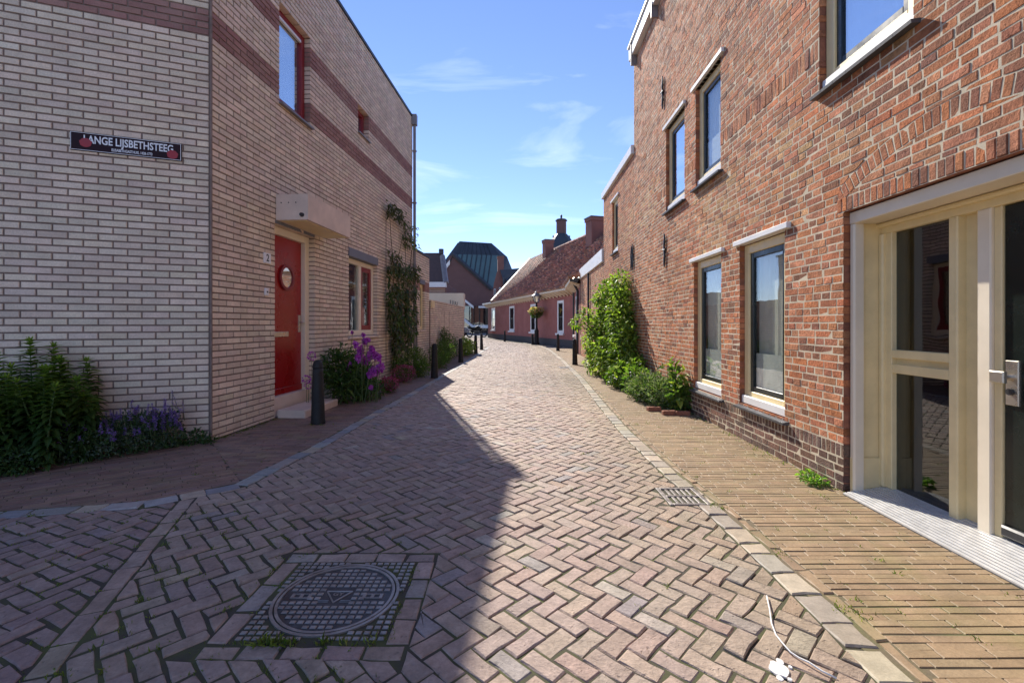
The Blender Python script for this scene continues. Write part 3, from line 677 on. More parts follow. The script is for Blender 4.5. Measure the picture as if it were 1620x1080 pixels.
# ------------------------------------------------------------------ annex and garden wall on the left
H2 = thing('brick_annex', 'low flat roofed cream brick annex beside the drainpipe', 'annex', LF(7.9, 0, -.6))
AH = [(7.79, 8.27, 1.02, 2.27), (7.16, 7.6, -.1, 1.66)]
LA = Wall((LF(0, 0, -.03).x, LF(0, 0, -.03).y), (.0753, 1), 1)
wb = backing(LA, 'mortar_dark', UE + .02, 8.79, 0, 3.08, AH, 0, .008, H2)
lay(LA, cream_courses(LA, UE + .02, 8.79, 3.08, AH, [(2.07, 2.33)]), 'cream_brick', wb, 'brick', 0)
m = MB(); m.wbox(LA, UE + .02, 8.8, 3.08, 3.14, -.15, .02); m.build('coping', 'dark_metal', H2)
m = MB(); m.wbox(LA, UE + .05, 8.78, 0, 3.05, -3.0, -.14); m.build('rear_wall', 'room', H2)
wd = window(H2, LA, 7.794, 8.266, 1.025, 2.266, .06, 'cream_paint', .09, None, .05, (), 'glass_dark', room=.05); wpart(H2, 'lintel', 'grey_lintel', LA, (7.77, 8.29, 2.272, 2.39, -.05, .01)); wpart(H2, 'sill', 'concrete', LA, (7.77, 8.29, .975, 1.017, -.05, .025))
dr = thing_part('door', H2); wpart(dr, 'leaf', 'teal', LA, (7.2, 7.56, .02, 1.64, -.09, -.05)); wpart(dr, 'frame', 'pipe', LA, (7.16, 7.2, 0, 1.66, -.1, -.02), (7.56, 7.6, 0, 1.66, -.1, -.02))
H3 = thing('garden_wall', 'low cream brick garden wall behind the row of bollards', 'wall', LF(11.5, 0, -.1))
wb = backing(LF, 'mortar_dark', 8.8, 14.24, 0, 1.86, [], 0, .008, H3)
m = MB(); m.wbox(LF, 8.805, 14.235, 0, 1.855, -.2, -.012); m.build('core', 'mortar_dark', H3)
lay(LF, cream_courses(LF, 8.8, 14.24, 1.86, [], []), 'cream_brick', wb, 'brick', 0)
m = MB(); m.wbox(LF, 8.8, 14.25, 1.862, 1.885, -.21, .012); m.build('coping', 'concrete', H3)
wpart(H3, 'wooden_post', 'cream_paint', LF, (8.83, 9.2, 1.68, 1.86, .004, .03))
for k in (10.6, 11.4): wpart(H3, 'expansion_joint', 'mortar_dark', LF, (k, k + .02, .5, 1.6, -.01, .003))

# ================================================================== RIGHT RED BRICK HOUSE
REDB = [(0.517, 0.195, 0.088), (0.55, 0.21, 0.097), (0.473, 0.175, 0.084), (0.561, 0.24, 0.123), (0.495, 0.21, 0.11), (0.418, 0.165, 0.088), (0.297, 0.125, 0.075), (0.528, 0.185, 0.075)]
TANB = [(0.564, 0.294, 0.139), (0.525, 0.264, 0.129), (0.59, 0.324, 0.158), (0.512, 0.24, 0.119)]
DARKB = [(0.203, 0.111, 0.078), (0.176, 0.104, 0.079), (0.23, 0.13, 0.09), (0.196, 0.124, 0.096)]
RCH = .0568
ARC = (-.835, 2.35 - 1.70, 1.70)         # relieving arch centre and outer radius (segmental)
def in_arc(u): return abs(u - ARC[0]) < .9
def red_course(W, u0, u1, zb, zt, holes, L_=.2, soldier=(), arch=None, tan=None, zplinth=.33, dark=0):
    out = []; k = 0; zs = []
    z = 0
    lv = [0]; 
    for a, b in sorted(soldier, key=lambda s: s[2] if False else s[0]) if False else []: pass
    # courses, adjusted so that soldier bands fall between them
    bands = sorted((s[2], s[3]) for s in soldier if s[4])
    rows_ = []; z = zb
    for b0, b1 in bands + [(zt, None)]:
        n = max(1, round((b0 - z) / RCH)); h = (b0 - z) / n
        rows_ += [(z + i * h, z + (i + 1) * h, 0) for i in range(n)]
        if b1 is None: break
        rows_.append((b0, b1, 1)); z = b1
    for ri, (z0, z1, sold) in enumerate(rows_):
        mode = ri % 2; u = u0 - R.uniform(0, .1) if False else u0 - (.05 if (ri // 2) % 2 else 0) - (.1 if ri % 4 == 3 else 0)
        zdr = 0
        while u < u1:
            if sold: l = R.uniform(.05, .056)
            elif R.random() < .12: l = R.choice((.1, .15, .2))
            else: l = (L_ if mode == 0 else L_ * .5) * R.uniform(.94, 1.06)
            a, b = max(u, u0), min(u + l, u1); u += l
            if b - a < .02: continue
            cu, cz = (a + b) / 2, (z0 + z1) / 2
            gp = R.uniform(.0034, .0052) + (.0012 if cu > 4 else 0)
            for r in subtract((a + gp, b - gp, z0 + gp + (.001 if not sold else 0), z1 - gp), holes):
                deep = any(abs(r[1] - h[0]) < .02 or abs(r[0] - h[1]) < .02 or abs(r[3] - h[2]) < .03 or abs(r[2] - h[3]) < .03 for h in holes)
                P = [(r[0], r[2]), (r[1], r[2]), (r[1], r[3]), (r[0], r[3])]
                if cz < zplinth: c = R.choice(DARKB)
                else:
                    c = R.choice(REDB)
                    if tan:
                        for (tu0, tu1, tz0, tz1, pr) in tan:
                            if tu0 < cu + R.uniform(-.12, .12) < tu1 and tz0 < cz + R.uniform(-.1, .1) < tz1 and R.random() < pr: c = R.choice(TANB)
                    n = mnoise.noise(Vector((cu * .9, cz * .9, 5))); c = tuple(v * (1 + .2 * n) for v in c)
                c = jc(c, .18)
                parts = [P]
                if arch and in_arc(cu) and cz > 2.07:
                    parts = []; ang = math.atan2(cz - ARC[1], cu - ARC[0]); nx, nz = math.cos(ang), math.sin(ang); c0 = nx * ARC[0] + nz * ARC[1]
                    po = clip(P, nx, nz, c0 + ARC[2] + .004); pi = clip(P, -nx, -nz, -(c0 + ARC[2] - .105))
                    parts = [p for p in (po, pi) if area(p) > .0008]
                for p in parts:
                    if len(p) == 4 and not deep: p = [(x + R.uniform(-.0022, .0022), y + R.uniform(-.0022, .0022)) for x, y in p]
                    out.append(dict(poly=p, top=max(.0012, R.gauss(.0020, .0013)), bot=-.11 if deep else -.02, ch=R.uniform(.002, .0045), tint=c, slope=(R.gauss(0, .006), R.gauss(0, .022))))
    return out
def arch_ring():
    out = []; n = 34; a0 = math.acos(.88 / ARC[2])
    for k in range(n):
        t0 = a0 + (math.pi - 2 * a0) * k / n; t1 = a0 + (math.pi - 2 * a0) * (k + 1) / n; e_ = .0024
        P = [(ARC[0] + r * math.cos(t), ARC[1] + r * math.sin(t)) for r, t in ((ARC[2] - .1, t0 + e_), (ARC[2], t0 + e_), (ARC[2], t1 - e_), (ARC[2] - .1, t1 - e_))][::-1]
        out.append(dict(poly=P, top=max(.0015, R.gauss(.0025, .0015)), bot=-.02, ch=.004, tint=jc(R.choice(REDB), .12), slope=(R.gauss(0, .02), R.gauss(0, .02))))
    return out
H4 = thing('brick_house', 'tall weathered red brick house with a cream recessed entrance', 'house', (4.5, 5, 0))
RH = [(.687, 1.498, .365, 1.978), (1.943, 2.761, .345, 1.978), (1.959, 2.7, 2.925, 4.2), (3.111, 3.92, 2.91, 4.2), (-.606, .227, 2.915, 4.2), (-2.35, -.035, -.1, 1.95)]
RTOP = 6.4
wr = backing(RW, 'mortar_pale', -4.5, 5.968, 0, RTOP, RH, 0, -.0004, H4, D=.12, rmat='terracotta')
SOLD = [(0, 0, .232, .331, 1), (0, 0, 1.953, 2.058, 0)]
br = red_course(RW, -4.5, 5.965, 0, RTOP, RH + [(-2.45, .03, 1.95, 2.06), (.24, 4.4, 3.17, 3.34)], soldier=[(0, 0, .232, .331, 1)], arch=True,
                tan=[(1.5, 2.7, 2.05, 2.95, .7), (4.2, 5.6, 2.9, 3.6, .5), (-.6, 1.2, 2.1, 2.9, .25)])
def soldiers(u0, u1, z0, z1, lo=.05, hi=.057, cols=REDB, bot=-.03):
    out = []; u = u0
    while u < u1 - .02:
        l = R.uniform(lo, hi)
        for r in subtract((u + .004, min(u + l, u1) - .004, z0 + .004, z1 - .004), RH):
            out.append(dict(poly=[(r[0], r[2]), (r[1], r[2]), (r[1], r[3]), (r[0], r[3])], top=max(.0015, R.gauss(.003, .002)), bot=bot, ch=.005, tint=jc(R.choice(cols), .13), slope=(R.gauss(0, .03), R.gauss(0, .015))))
        u += l
    return out
br += soldiers(-2.45, .03, 1.952, 2.058, bot=-.11) + soldiers(.24, 4.4, 3.172, 3.338, bot=-.11) + arch_ring()
lay(RW, br, 'red_brick', wr, 'brick', 300, 60)
m = MB(); m.faces([RW(-4.5, 6.35, -.05), RW(5.96, 6.35, -.05), RW(5.96, 6.35, -7), RW(-4.5, 6.35, -7)], [(0, 1, 2, 3)])
for a, b in (((-4.5, -.05), (-4.5, -7)), ((-4.5, -7), (5.96, -7)), ((5.96, -7), (5.96, -.05))): m.face([RW(a[0], 0, a[1]), RW(b[0], 0, b[1]), RW(b[0], 6.35, b[1]), RW(a[0], 6.35, a[1])])
m.build('roof', 'slate', H4)
m = MB(); m.wbox(RW, -4.5, 5.99, 6.42, 6.66, -.2, .1, bev=.01); m.wbox(RW, -4.5, 6.0, 6.662, 6.7, -.2, .13); gut = m.build('gutter', 'white_paint', H4)
for u_ in (5.75, 4.35, 2.9, 1.5): wpart(gut, 'bracket', 'pipe', RW, (u_ - .02, u_ + .02, 6.22, 6.66, .004, .115))
def red_window(par, W, u0, u1, z0, z1, lint, sillu, glass='glass', curtain=None, rec=.045):
    wd = window(par, W, u0 + .004, u1 - .004, z0 + .004, z1 - .004, rec, 'cream_paint', .09, ('sash', None), .055, (), glass, .13)
    wpart(wd, 'bottom_rail', 'white_paint', W, (u0 + .006, u1 - .006, z0 + .006, z0 + .085, -rec + .001, -rec + .03), bev=.006)
    wpart(wd, 'lintel_board', 'white_paint', W, (*lint, -.05, .035), bev=.004)
    n = 7; 
    for k in range(n):
        a, b = sillu[0] + (sillu[1] - sillu[0]) * k / n, sillu[0] + (sillu[1] - sillu[0]) * (k + 1) / n
        m = MB(); m.hexa([W(a + .001, z0 - .04, -.09), W(b - .001, z0 - .04, -.09), W(b - .001, z0 - .045, .055), W(a + .001, z0 - .045, .055), W(a + .001, z0 - .004, -.09), W(b - .001, z0 - .004, -.09), W(b - .001, z0 - .024, .058), W(a + .001, z0 - .024, .058)])
        m.build('sill_tile', 'slate', wd)
    if curtain == 'blind':
        blind(wd, W, u0 + .2, u1 - .14, z0 + .15, z1 - .13, -rec - .085, 'blind', .004); wpart(wd, 'frosted_film', 'film', W, (u0 + .14, u1 - .14, z0 + .18, z0 + .52, -rec - .052, -rec - .048))
    if curtain == 'net': blind(wd, W, u0 + .14, u1 - .14, z0 + .15, z1 - .1, -rec - .12, 'net', .02)
    return wd
red_window(H4, RW, *RH[0], (.601, 1.587, 1.98, 2.03), (.62, 1.53), curtain='blind')
red_window(H4, RW, *RH[1], (1.862, 2.85, 1.98, 2.027), (1.87, 2.8), curtain='blind')
red_window(H4, RW, *RH[2], (1.862, 2.80, 4.2, 4.25), (1.9, 2.76), curtain='blind')
red_window(H4, RW, *RH[3], (3.067, 4.0, 4.2, 4.25), (3.06, 3.97), glass='glass_sky', curtain='net')
red_window(H4, RW, *RH[4], (-.70, .31, 4.2, 4.25), (-.66, .26), glass='glass_sky', curtain='net')
for u_, z_, h_ in ((4.043, 4.836, .51), (3.947, 2.325, .515)):
    m = MB(); pts = [RW(u_ + .014 * math.sin(k * 1.6), z_ + h_ * (k / 8 - .5), .02) for k in range(9)]; m.tube(pts, [.010, .015, .017, .015, .02, .015, .017, .014, .009], 6)
    m.tube([RW(u_ - .06, z_, .03), RW(u_ + .06, z_ + .015, .03)], .012, 6); m.build('wall_anchor', 'dark_metal', H4)
# recessed entrance
EN = thing_part('entrance', H4); w_ = -.24
def en(name, mat, *b, bev=.004): return wpart(EN, name, mat, RW, *b, bev=bev)
en('head_casing', 'ivory_paint', (-2.34, -.04, 1.865, 1.945, -.26, -.035))
en('side_casing', 'ivory_paint', (-.085, -.04, 0, 1.865, -.1, -.035), bev=.01)
en('reveal_panel', 'cream_paint', (-.06, -.042, .25, 1.865, -.24, -.1)); en('plinth_block', 'cream_paint', (-.075, -.041, 0, .25, -.235, -.034), bev=.006)
en('transom', 'cream_paint', (-2.34, -.06, 1.79, 1.866, -.34, -.235)); en('transom_moulding', 'cream_paint', (-2.34, -.06, 1.835, 1.862, -.236, -.2), bev=.008)
en('stile', 'cream_paint', (-.15, -.062, .06, 1.79, -.33, -.238)); en('stile_moulding', 'cream_paint', (-.10, -.063, .06, 1.79, -.239, -.215), bev=.008)
en('mid_rail', 'cream_paint', (-.564, -.15, .945, 1.0, -.33, -.236), (-.564, -.15, .845, .905, -.33, -.236)); en('rail_groove', 'cream_paint', (-.564, -.15, .905, .945, -.33, -.27), bev=0)
for a, b in ((.062, .845), (1.0, 1.79)): en('pane', 'glass_dark', (-.564, -.15, a, b, -.275, -.27), bev=0)
en('mullion', 'cream_paint', (-.622, -.565, .05, 1.79, -.33, -.234), bev=.006); en('recessed_panel', 'cream_paint', (-.735, -.622, .05, 1.79, -.33, -.285), bev=0)
en('post', 'ivory_paint', (-.81, -.735, .05, 1.79, -.33, -.232), bev=.006); en('door_jamb', 'cream_paint', (-.85, -.81, .05, 1.79, -.33, -.25), bev=.004)
dd = thing_part('door', H4); wpart(dd, 'stile', 'green_door', RW, (-.98, -.852, .09, 1.785, -.31, -.262), (-1.75, -1.62, .09, 1.785, -.31, -.262), bev=.004)
wpart(dd, 'rail', 'green_door', RW, (-1.62, -.98, .09, .3, -.31, -.264), (-1.62, -.98, 1.66, 1.785, -.31, -.264), bev=.004); wpart(dd, 'pane', 'glass_dark', RW, (-1.62, -.98, .3, 1.66, -.29, -.285))
wpart(dd, 'kick_strip', 'dark_metal', RW, (-1.75, -.852, .075, .13, -.262, -.235), bev=.01)
wpart(dd, 'handle_plate', 'steel', RW, (-.93, -.865, .755, .985, -.262, -.25), bev=.004); m = MB(); m.tube([RW(-.897, .9, -.25), RW(-.897, .9, -.2)], .014, 10); m.wbox(RW, -.91, -.835, .87, .93, -.215, -.195, bev=.006); m.build('handle', 'steel', dd)
m = MB(); m.tube([RW(-.897, .825, -.251), RW(-.897, .825, -.236)], .017, 12); m.build('lock', 'dark_metal', dd)
en('end_frame', 'cream_paint', (-2.34, -1.755, .05, 1.79, -.33, -.24))
r = MB()
for q in ([(-2.3, 0, -1.3), (-.1, 0, -1.3), (-.1, 1.8, -1.3), (-2.3, 1.8, -1.3)], [(-.1, 0, -.34), (-.1, 1.8, -.34), (-.1, 1.8, -1.3), (-.1, 0, -1.3)], [(-2.3, 1.8, -.34), (-.1, 1.8, -.34), (-.1, 1.8, -1.3), (-2.3, 1.8, -1.3)],
          [(-2.3, .03, -.34), (-.1, .03, -.34), (-.1, .03, -1.3), (-2.3, .03, -1.3)], [(-2.3, 0, -.34), (-2.3, 1.8, -.34), (-2.3, 1.8, -1.3), (-2.3, 0, -1.3)]): r.face([RW(*x) for x in q])
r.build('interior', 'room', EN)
m = MB(); n = 15
for k in range(n):
    a, b = .035 - .36 * k / n, .035 - .36 * (k + .68) / n; za, zb_ = .012 + .06 * k / n, .012 + .06 * (k + .68) / n
    m.hexa([RW(-2.34, za - .02, a), RW(-.08, za - .02, a), RW(-.08, zb_ - .02, b), RW(-2.34, zb_ - .02, b), RW(-2.34, za, a), RW(-.08, za, a), RW(-.08, zb_, b), RW(-2.34, zb_, b)])
th = m.build('threshold_grating', 'alu', H4)
m = MB(); m.hexa([RW(-2.34, -.02, .04), RW(-.08, -.02, .04), RW(-.08, -.02, -.33), RW(-2.34, -.02, -.33), RW(-2.34, .004, .04), RW(-.08, .004, .04), RW(-.08, .062, -.33), RW(-2.34, .062, -.33)]); m.build('grating_bed', 'alu_gap', th)

# ------------------------------------------------------------------ middle red house and low annex
H5 = thing('brick_house', 'two storey red brick house with one narrow upper window', 'house', (4.5, 10.5, 0))
MH = [(7.5, 8.16, 2.9, 4.17)]
wb = backing(RW, 'mortar_pale', 5.972, 9.365, 0, 4.58, MH, 0, .0008, H5, D=.1, rmat='terracotta')
lay(RW, red_course(RW, 5.972, 9.365, 0, 4.58, MH, tan=[(5.9, 7.2, 2.9, 3.6, .5)], zplinth=0), 'red_brick', wb, 'brick', 0)
m = MB(); m.wbox(RW, 5.975, 9.4, 4.585, 4.76, -.15, .06, bev=.01); m.build('gutter', 'white_paint', H5)
m = MB(); m.faces([RW(5.98, 4.5, -.03), RW(9.36, 4.5, -.03), RW(9.36, 4.5, -6), RW(5.98, 4.5, -6)], [(0, 1, 2, 3)]); m.face([RW(9.36, 0, -.03), RW(9.36, 4.5, -.03), RW(9.36, 4.5, -6), RW(9.36, 0, -6)]); m.build('roof', 'slate', H5)
red_window(H5, RW, *MH[0], (7.36, 8.25, 4.17, 4.22), (7.46, 8.2), glass='glass')
for u_ in (6.126, 5.99):
    z_, h_ = 2.515, .51; m = MB(); m.tube([RW(u_ + .014 * math.sin(k * 1.6), z_ + h_ * (k / 8 - .5), .02) for k in range(9)], [.010, .015, .017, .015, .02, .015, .017, .014, .009], 6); m.build('wall_anchor', 'dark_metal', H5)
H6 = thing('brick_annex', 'low red brick annex under a broad white fascia board', 'annex', (4, 15, 0))
wb = backing(RW, 'mortar_pale', 9.37, 14.25, 0, 2.88, [], 0, .0008, H6)
lay(RW, red_course(RW, 9.37, 14.25, 0, 2.88, [], zplinth=0, tan=[(9, 14, 0, 3, .3)]), 'red_brick', wb, 'brick', 0)
m = MB(); m.wbox(RW, 9.375, 14.3, 2.885, 3.25, -.1, .05, bev=.01); m.build('fascia', 'white_paint', H6)
m = MB(); m.faces([RW(9.37, 3.2, -.05), RW(14.25, 3.2, -.05), RW(14.25, 3.2, -5), RW(9.37, 3.2, -5)], [(0, 1, 2, 3)]); m.face([RW(14.25, 0, -.03), RW(14.25, 3.2, -.03), RW(14.25, 3.2, -5), RW(14.25, 0, -5)]); m.build('roof', 'slate', H6)
for u_ in (10.9, 11.6): pass
m = MB(); m.tube([RW(11.9, 0, .05), RW(11.9, 2.85, .05)], .035, 8); m.build('drainpipe', 'dark_metal', H6)

# ------------------------------------------------------------------ pink plastered house with tiled roof
H7 = thing('plastered_house', 'pink plastered cottage with red clay tile roof at the bend', 'house', (2.5, 30, 0))
PW = [(1.2, 2.1, .7, 2.44), (5.75, 6.75, .7, 2.44), (10.45, 11.75, .7, 2.5), (16.2, 17.5, .7, 2.55)]
def flat_wall(W, u0, u1, z0, z1, holes, mat, parent, D=.15, name='wall'):
    return backing(W, mat, u0, u1, z0, z1, holes, 0, 0, parent, D)
flat_wall(PF, 0, 18.85, .38, 2.95, PW, 'pink_plaster', H7); m = MB(); m.wbox(PF, -.0, 18.86, 0, .38, -.2, .02); m.build('plinth', 'plinth', H7)
for i, h in enumerate(PW):
    wd = window(H7, PF, h[0], h[1], h[2], h[3], -.01, 'white_paint', .14, ('sash', None), .05, (), 'glass_dark', .14, room=.5)
    wpart(wd, 'glazing_bar', 'sash', PF, (h[0] + .15, h[1] - .15, (h[2] + h[3]) / 2 - .02, (h[2] + h[3]) / 2 + .02, -.05, -.015), ((h[0] + h[1]) / 2 - .02, (h[0] + h[1]) / 2 + .02, h[2] + .15, (h[2] + h[3]) / 2 - .02, -.05, -.017))
    wpart(wd, 'sill', 'white_paint', PF, (h[0] - .1, h[1] + .1, h[2] - .1, h[2], -.02, .1))
    wpart(wd, 'curtain', 'net', PF, (h[0] + .2, h[1] - .2, h[2] + .2, h[2] + .75, -.2, -.19))
SW = Wall((2.62, 17.72), (.41, 5.18), -1); SL = math.hypot(.41, 5.18)
flat_wall(SW, 0, SL, 0, 2.95, [(2.6, 3.2, .7, 2.4)], 'pink_plaster', H7)
wd = window(H7, SW, 2.604, 3.196, .704, 2.396, .02, 'white_paint', .1, None, .05, (), 'glass_dark', room=.4); wpart(wd, 'sill', 'white_paint', SW, (2.5, 3.3, .6, .7, -.02, .12))
dr = thing_part('door', H7); wpart(dr, 'frame', 'white_paint', SW, (1.0, 1.12, 0, 2.35, .003, .06), (1.9, 2.02, 0, 2.35, .003, .06), (1.12, 1.9, 2.2, 2.35, .003, .06)); wpart(dr, 'leaf', 'sash', SW, (1.12, 1.9, 0, 2.2, .003, .03))
m = MB(); m.tube([SW(.5, 0, .07), SW(.5, 2.5, .07), SW(.5, 2.75, .2)], .05, 8); m.build('drainpipe', 'dark_metal', H7); m = MB(); m.tube([SW(3.6, 0, .06), SW(3.6, 2.75, .06)], .04, 8); m.build('drainpipe', 'dark_metal', H7)
eave = [PF(19.3, 2.93, .42), PF(15.7, 2.93, .42), PF(12, 2.93, .42), PF(5, 2.93, .42), PF(1.2, 2.92, .44), PF(-.2, 2.91, .48), SW(3.6, 2.89, .45), SW(1.6, 2.87, .42), SW(-.1, 2.86, .4)]
ridge = [PF(19.3, 7.05, -4.1), PF(18.0, 7.05, -4.1), PF(12, 7.05, -4.1), PF(5, 7.05, -4.1), PF(1.2, 7.05, -4.1), PF(-.6, 7.05, -4.1), PF(-2.5, 7.05, -4.1), PF(-4, 7.05, -4.1), PF(-5.5, 7.05, -4.1)]
eave_all = eave
def lens_of(pl):
    q = [0]
    for i in range(len(pl) - 1): q.append(q[-1] + (pl[i + 1] - pl[i]).length)
    return q
eave = eave[1:] + [Vector((3.1, 16.6, 2.95)), Vector((5.0, 14.5, 3.0))]
ridge = [PF(19.3, 7.05, -4.1)] + ridge[2:] + [PF(-7.5, 7.05, -4.1), PF(-9.5, 7.05, -4.1)]
ln = lens_of(eave)
def on(pl, s, ln=None):
    ln = ln or globals()['ln']
    for i in range(len(ln) - 1):
        if s <= ln[i + 1] or i == len(ln) - 2: t = (s - ln[i]) / (ln[i + 1] - ln[i]); return pl[i].lerp(pl[i + 1], t)
TC = [(.40, .175, .10), (.34, .145, .085), (.46, .215, .125), (.27, .13, .09), (.50, .27, .17), (.22, .12, .09)]
rt = MB(); nc = 112; nr = 21
for c in range(nc):
    sa, sb = ln[-1] * c / nc, ln[-1] * (c + 1) / nc
    cols = []
    for q in range(5):
        s_ = sa + (sb - sa) * q / 4; e0, r0 = on(eave, s_), on(ridge, s_); d = (r0 - e0); n_ = d.cross(on(eave, min(ln[-1], s_ + .1)) - on(eave, max(0, s_ - .1))).normalized()
        if n_.z < 0: n_ = -n_
        cols.append((e0, d, n_, (.035, .07, .035, 0, .01)[q]))
    for r_ in range(nr):
        tn = jc(R.choice(TC), .25); t0, t1 = r_ / nr, (r_ + 1.12) / nr; lift = R.uniform(.0, .02); V = []
        for e0, d, n_, hh in cols: V.append(e0 + d * t0 + n_ * (hh * 1.5 + .09 + lift)); V.append(e0 + d * min(1, t1) + n_ * (hh * 1.5 + .0 + lift * .5)); V.append(e0 + d * t0 + n_ * (hh * 1.5 + .02))
        fs = []
        for q in range(4): fs += [(q * 3, q * 3 + 3, q * 3 + 4, q * 3 + 1), (q * 3 + 2, q * 3 + 5, q * 3 + 3, q * 3)]
        rt.faces(V, fs, tn)
rf = MB()
for i in range(len(eave) - 1): rf.face([eave[i] + Vector((0, 0, .02)), eave[i + 1] + Vector((0, 0, .02)), ridge[i + 1], ridge[i]])
back = [p + Vector((-PF.n[0] * 4.2, -PF.n[1] * 4.2, -4)) for p in ridge]
for i in range(len(eave) - 1): rf.face([ridge[i], ridge[i + 1], back[i + 1], back[i]])
roof = rf.build('roof', 'slate', H7); rt.build('roof_tile', 'roof_tile', roof, kind='stuff')
m = MB()
for i in range(30):
    a = on(ridge, ln[-1] * i / 30); b = on(ridge, ln[-1] * (i + .95) / 30); m.tube([a + Vector((0, 0, .05)), b + Vector((0, 0, .06))], .13, 8, jc(R.choice(TC), .2))
m.build('ridge_tile', 'roof_tile', roof, kind='stuff')
m = MB(); m.tube([eave[0] + Vector((0, 0, .1)), ridge[0] + Vector((0, 0, .12))], .14, 6); m.build('verge', 'dark_metal', H7)
m = MB(); eave = eave_all; ln = lens_of(eave); wl_ = [PF(19.2, 2.72, .02), PF(15.7, 2.72, .02), PF(12, 2.72, .02), PF(5, 2.72, .02), PF(1.2, 2.72, .02), PF(.05, 2.72, .02), SW(3.6, 2.72, .02), SW(1.6, 2.72, .02), SW(-.05, 2.72, .02)]
for i in range(len(eave) - 1):
    a, b = eave[i], eave[i + 1]; c, d = wl_[i], wl_[i + 1]
    m.face([a + Vector((0, 0, -.04)), b + Vector((0, 0, -.04)), d, c]); m.face([a + Vector((0, 0, -.04)), b + Vector((0, 0, -.04)), b + Vector((0, 0, .09)), a + Vector((0, 0, .09))])
ev = m.build('eave', 'ivory_paint', H7)
for k in range(46):
    s_ = ln[-1] * (k + .5) / 46; a = on(eave, s_) + Vector((0, 0, -.06)); b = on(wl_, s_) + Vector((0, 0, -.0)); c = b + Vector((0, 0, -.12)); t_ = (on(eave, min(ln[-1], s_ + .1)) - on(eave, max(0, s_ - .1))).normalized() * .05
    m = MB(); m.faces([a - t_, b - t_, c - t_, a + t_, b + t_, c + t_], [(0, 1, 2), (5, 4, 3), (0, 2, 5, 3), (1, 4, 5, 2), (0, 3, 4, 1)]); m.build('bracket', 'ivory_paint', ev)
def chimney(parent, c, hw, z0, z1, rot=.28, name='chimney'):
    m = MB(); ca, sa = math.cos(rot), math.sin(rot)
    def bx(h, a, b, mi=0): m.hexa([(c[0] + (x * ca - y * sa) * h, c[1] + (x * sa + y * ca) * h, z) for z in (a, b) for x, y in ((-1, -1), (1, -1), (1, 1), (-1, 1))], mi=mi)
    bx(hw, z0, z1 - .18); bx(hw * 1.12, z1 - .18, z1, 0); bx(hw * 1.2, z1, z1 + .06, 1)
    return m.build(name, ['far_gable2', 'slate'], parent)
p = at(867, 395, 36); chimney(H7, p, .34, 5.2, at(867, 381, 36).z)
p = at(941, 365, 27); chimney(H7, p, .4, 5.0, at(941, 346, 27).z)
# ------------------------------------------------------------------ buildings behind
def solid(mb, front, depth, tint=(1, 1, 1), mi=0):
    """prism from a front outline (world points) pushed back by depth"""
    n = len(front); V = list(front) + [p + Vector((p.x / p.y * 0, depth, 0)) for p in front]
    mb.faces(V, [tuple(range(n)), tuple(range(n, 2 * n))[::-1]] + [(i, i + n, (i + 1) % n + n, (i + 1) % n) for i in range(n)], tint, mi)
H8 = thing('hall', 'large purple brick hall with green standing seam metal roof', 'hall', at(745, 528, 66))
Yh = 64
m = MB(); solid(m, [at(705, 528, Yh), at(782, 528, Yh), at(782, 458, Yh), at(777, 456, Yh), at(717, 403, Yh), at(711, 405, Yh), at(705, 420, Yh)], 14); m.build('wall', 'far_gable', H8)
A_, B_, C_, D_, E_ = at(716.5, 402, Yh - .1), at(778, 457.5, Yh - .1), at(790, 404, Yh + 2.2), at(724, 400.5, Yh + 1), at(727, 383, Yh + 1.1)
F_, G_ = at(778, 386, Yh + 3.0), at(803, 408, Yh + 3); Hh = at(811, 428, Yh + 4)
def sheet(pts, mat, name, th=.15):
    m = MB(); n_ = (pts[1] - pts[0]).cross(pts[2] - pts[0]).normalized() * th
    if n_.y < 0: n_ = -n_
    k = len(pts); m.faces(list(pts) + [q + n_ for q in pts], [tuple(range(k)), tuple(range(k, 2 * k))[::-1]] + [(i, (i + 1) % k, (i + 1) % k + k, i + k) for i in range(k)]); return m.build(name, mat, H8)
low = sheet([A_, B_, at(792, 440, Yh + 1), C_], 'zinc_roof', 'roof'); up = sheet([A_, C_, at(803, 408, Yh + 3.2), F_, E_], 'zinc_dark', 'roof')  # same roof: lower slope coloured paler as skylit, upper coloured darker for shading
sheet([at(792, 440, Yh + 1), B_, at(812, 470, Yh + 3), Hh, at(803, 408, Yh + 3.2), C_], 'zinc_dark', 'roof')
sheet([at(702, 414, Yh + .8), at(706, 425, Yh - .05), at(716, 404, Yh - .2), E_, at(724, 384, Yh + 1.3)], 'slate_roof', 'roof')
for k in range(1, 9):
    t_ = k / 9; a = A_.lerp(B_, t_); b = A_.lerp(C_, min(1, t_ * .93)); nrm = Vector((0, -.12, .04))
    m = MB(); m.tube([a + nrm, b + nrm], .07, 4); m.build('seam', 'zinc_dark', low)
    a = b; b = E_.lerp(F_, t_ * .95); m = MB(); m.tube([a + nrm, b + nrm], .06, 4); m.build('seam', 'zinc_dark', up)
m = MB(); m.tube([A_ + Vector((0, -.2, .0)), B_ + Vector((0, -.2, 0))], .28, 4); m.build('verge', 'slate_roof', H8)
m = MB(); solid(m, [at(703.5, 421, Yh - .3), at(711.5, 411, Yh - .3), at(711.5, 418, Yh - .3), at(703.5, 428, Yh - .3)], .3); m.build('white_panel', 'white_paint', H8)
m = MB(); solid(m, [at(734, 528, Yh - 1), at(775, 528, Yh - 1), at(775, 484, Yh - 1), at(734, 484, Yh - 1)], .8); m.build('glazed_front', 'glass_dark', H8)
m = MB(); solid(m, [at(730, 528, Yh - .19), at(778, 528, Yh - .19), at(778, 484, Yh - .19), at(730, 484, Yh - .19)], .1); m.build('foyer', 'room', H8)
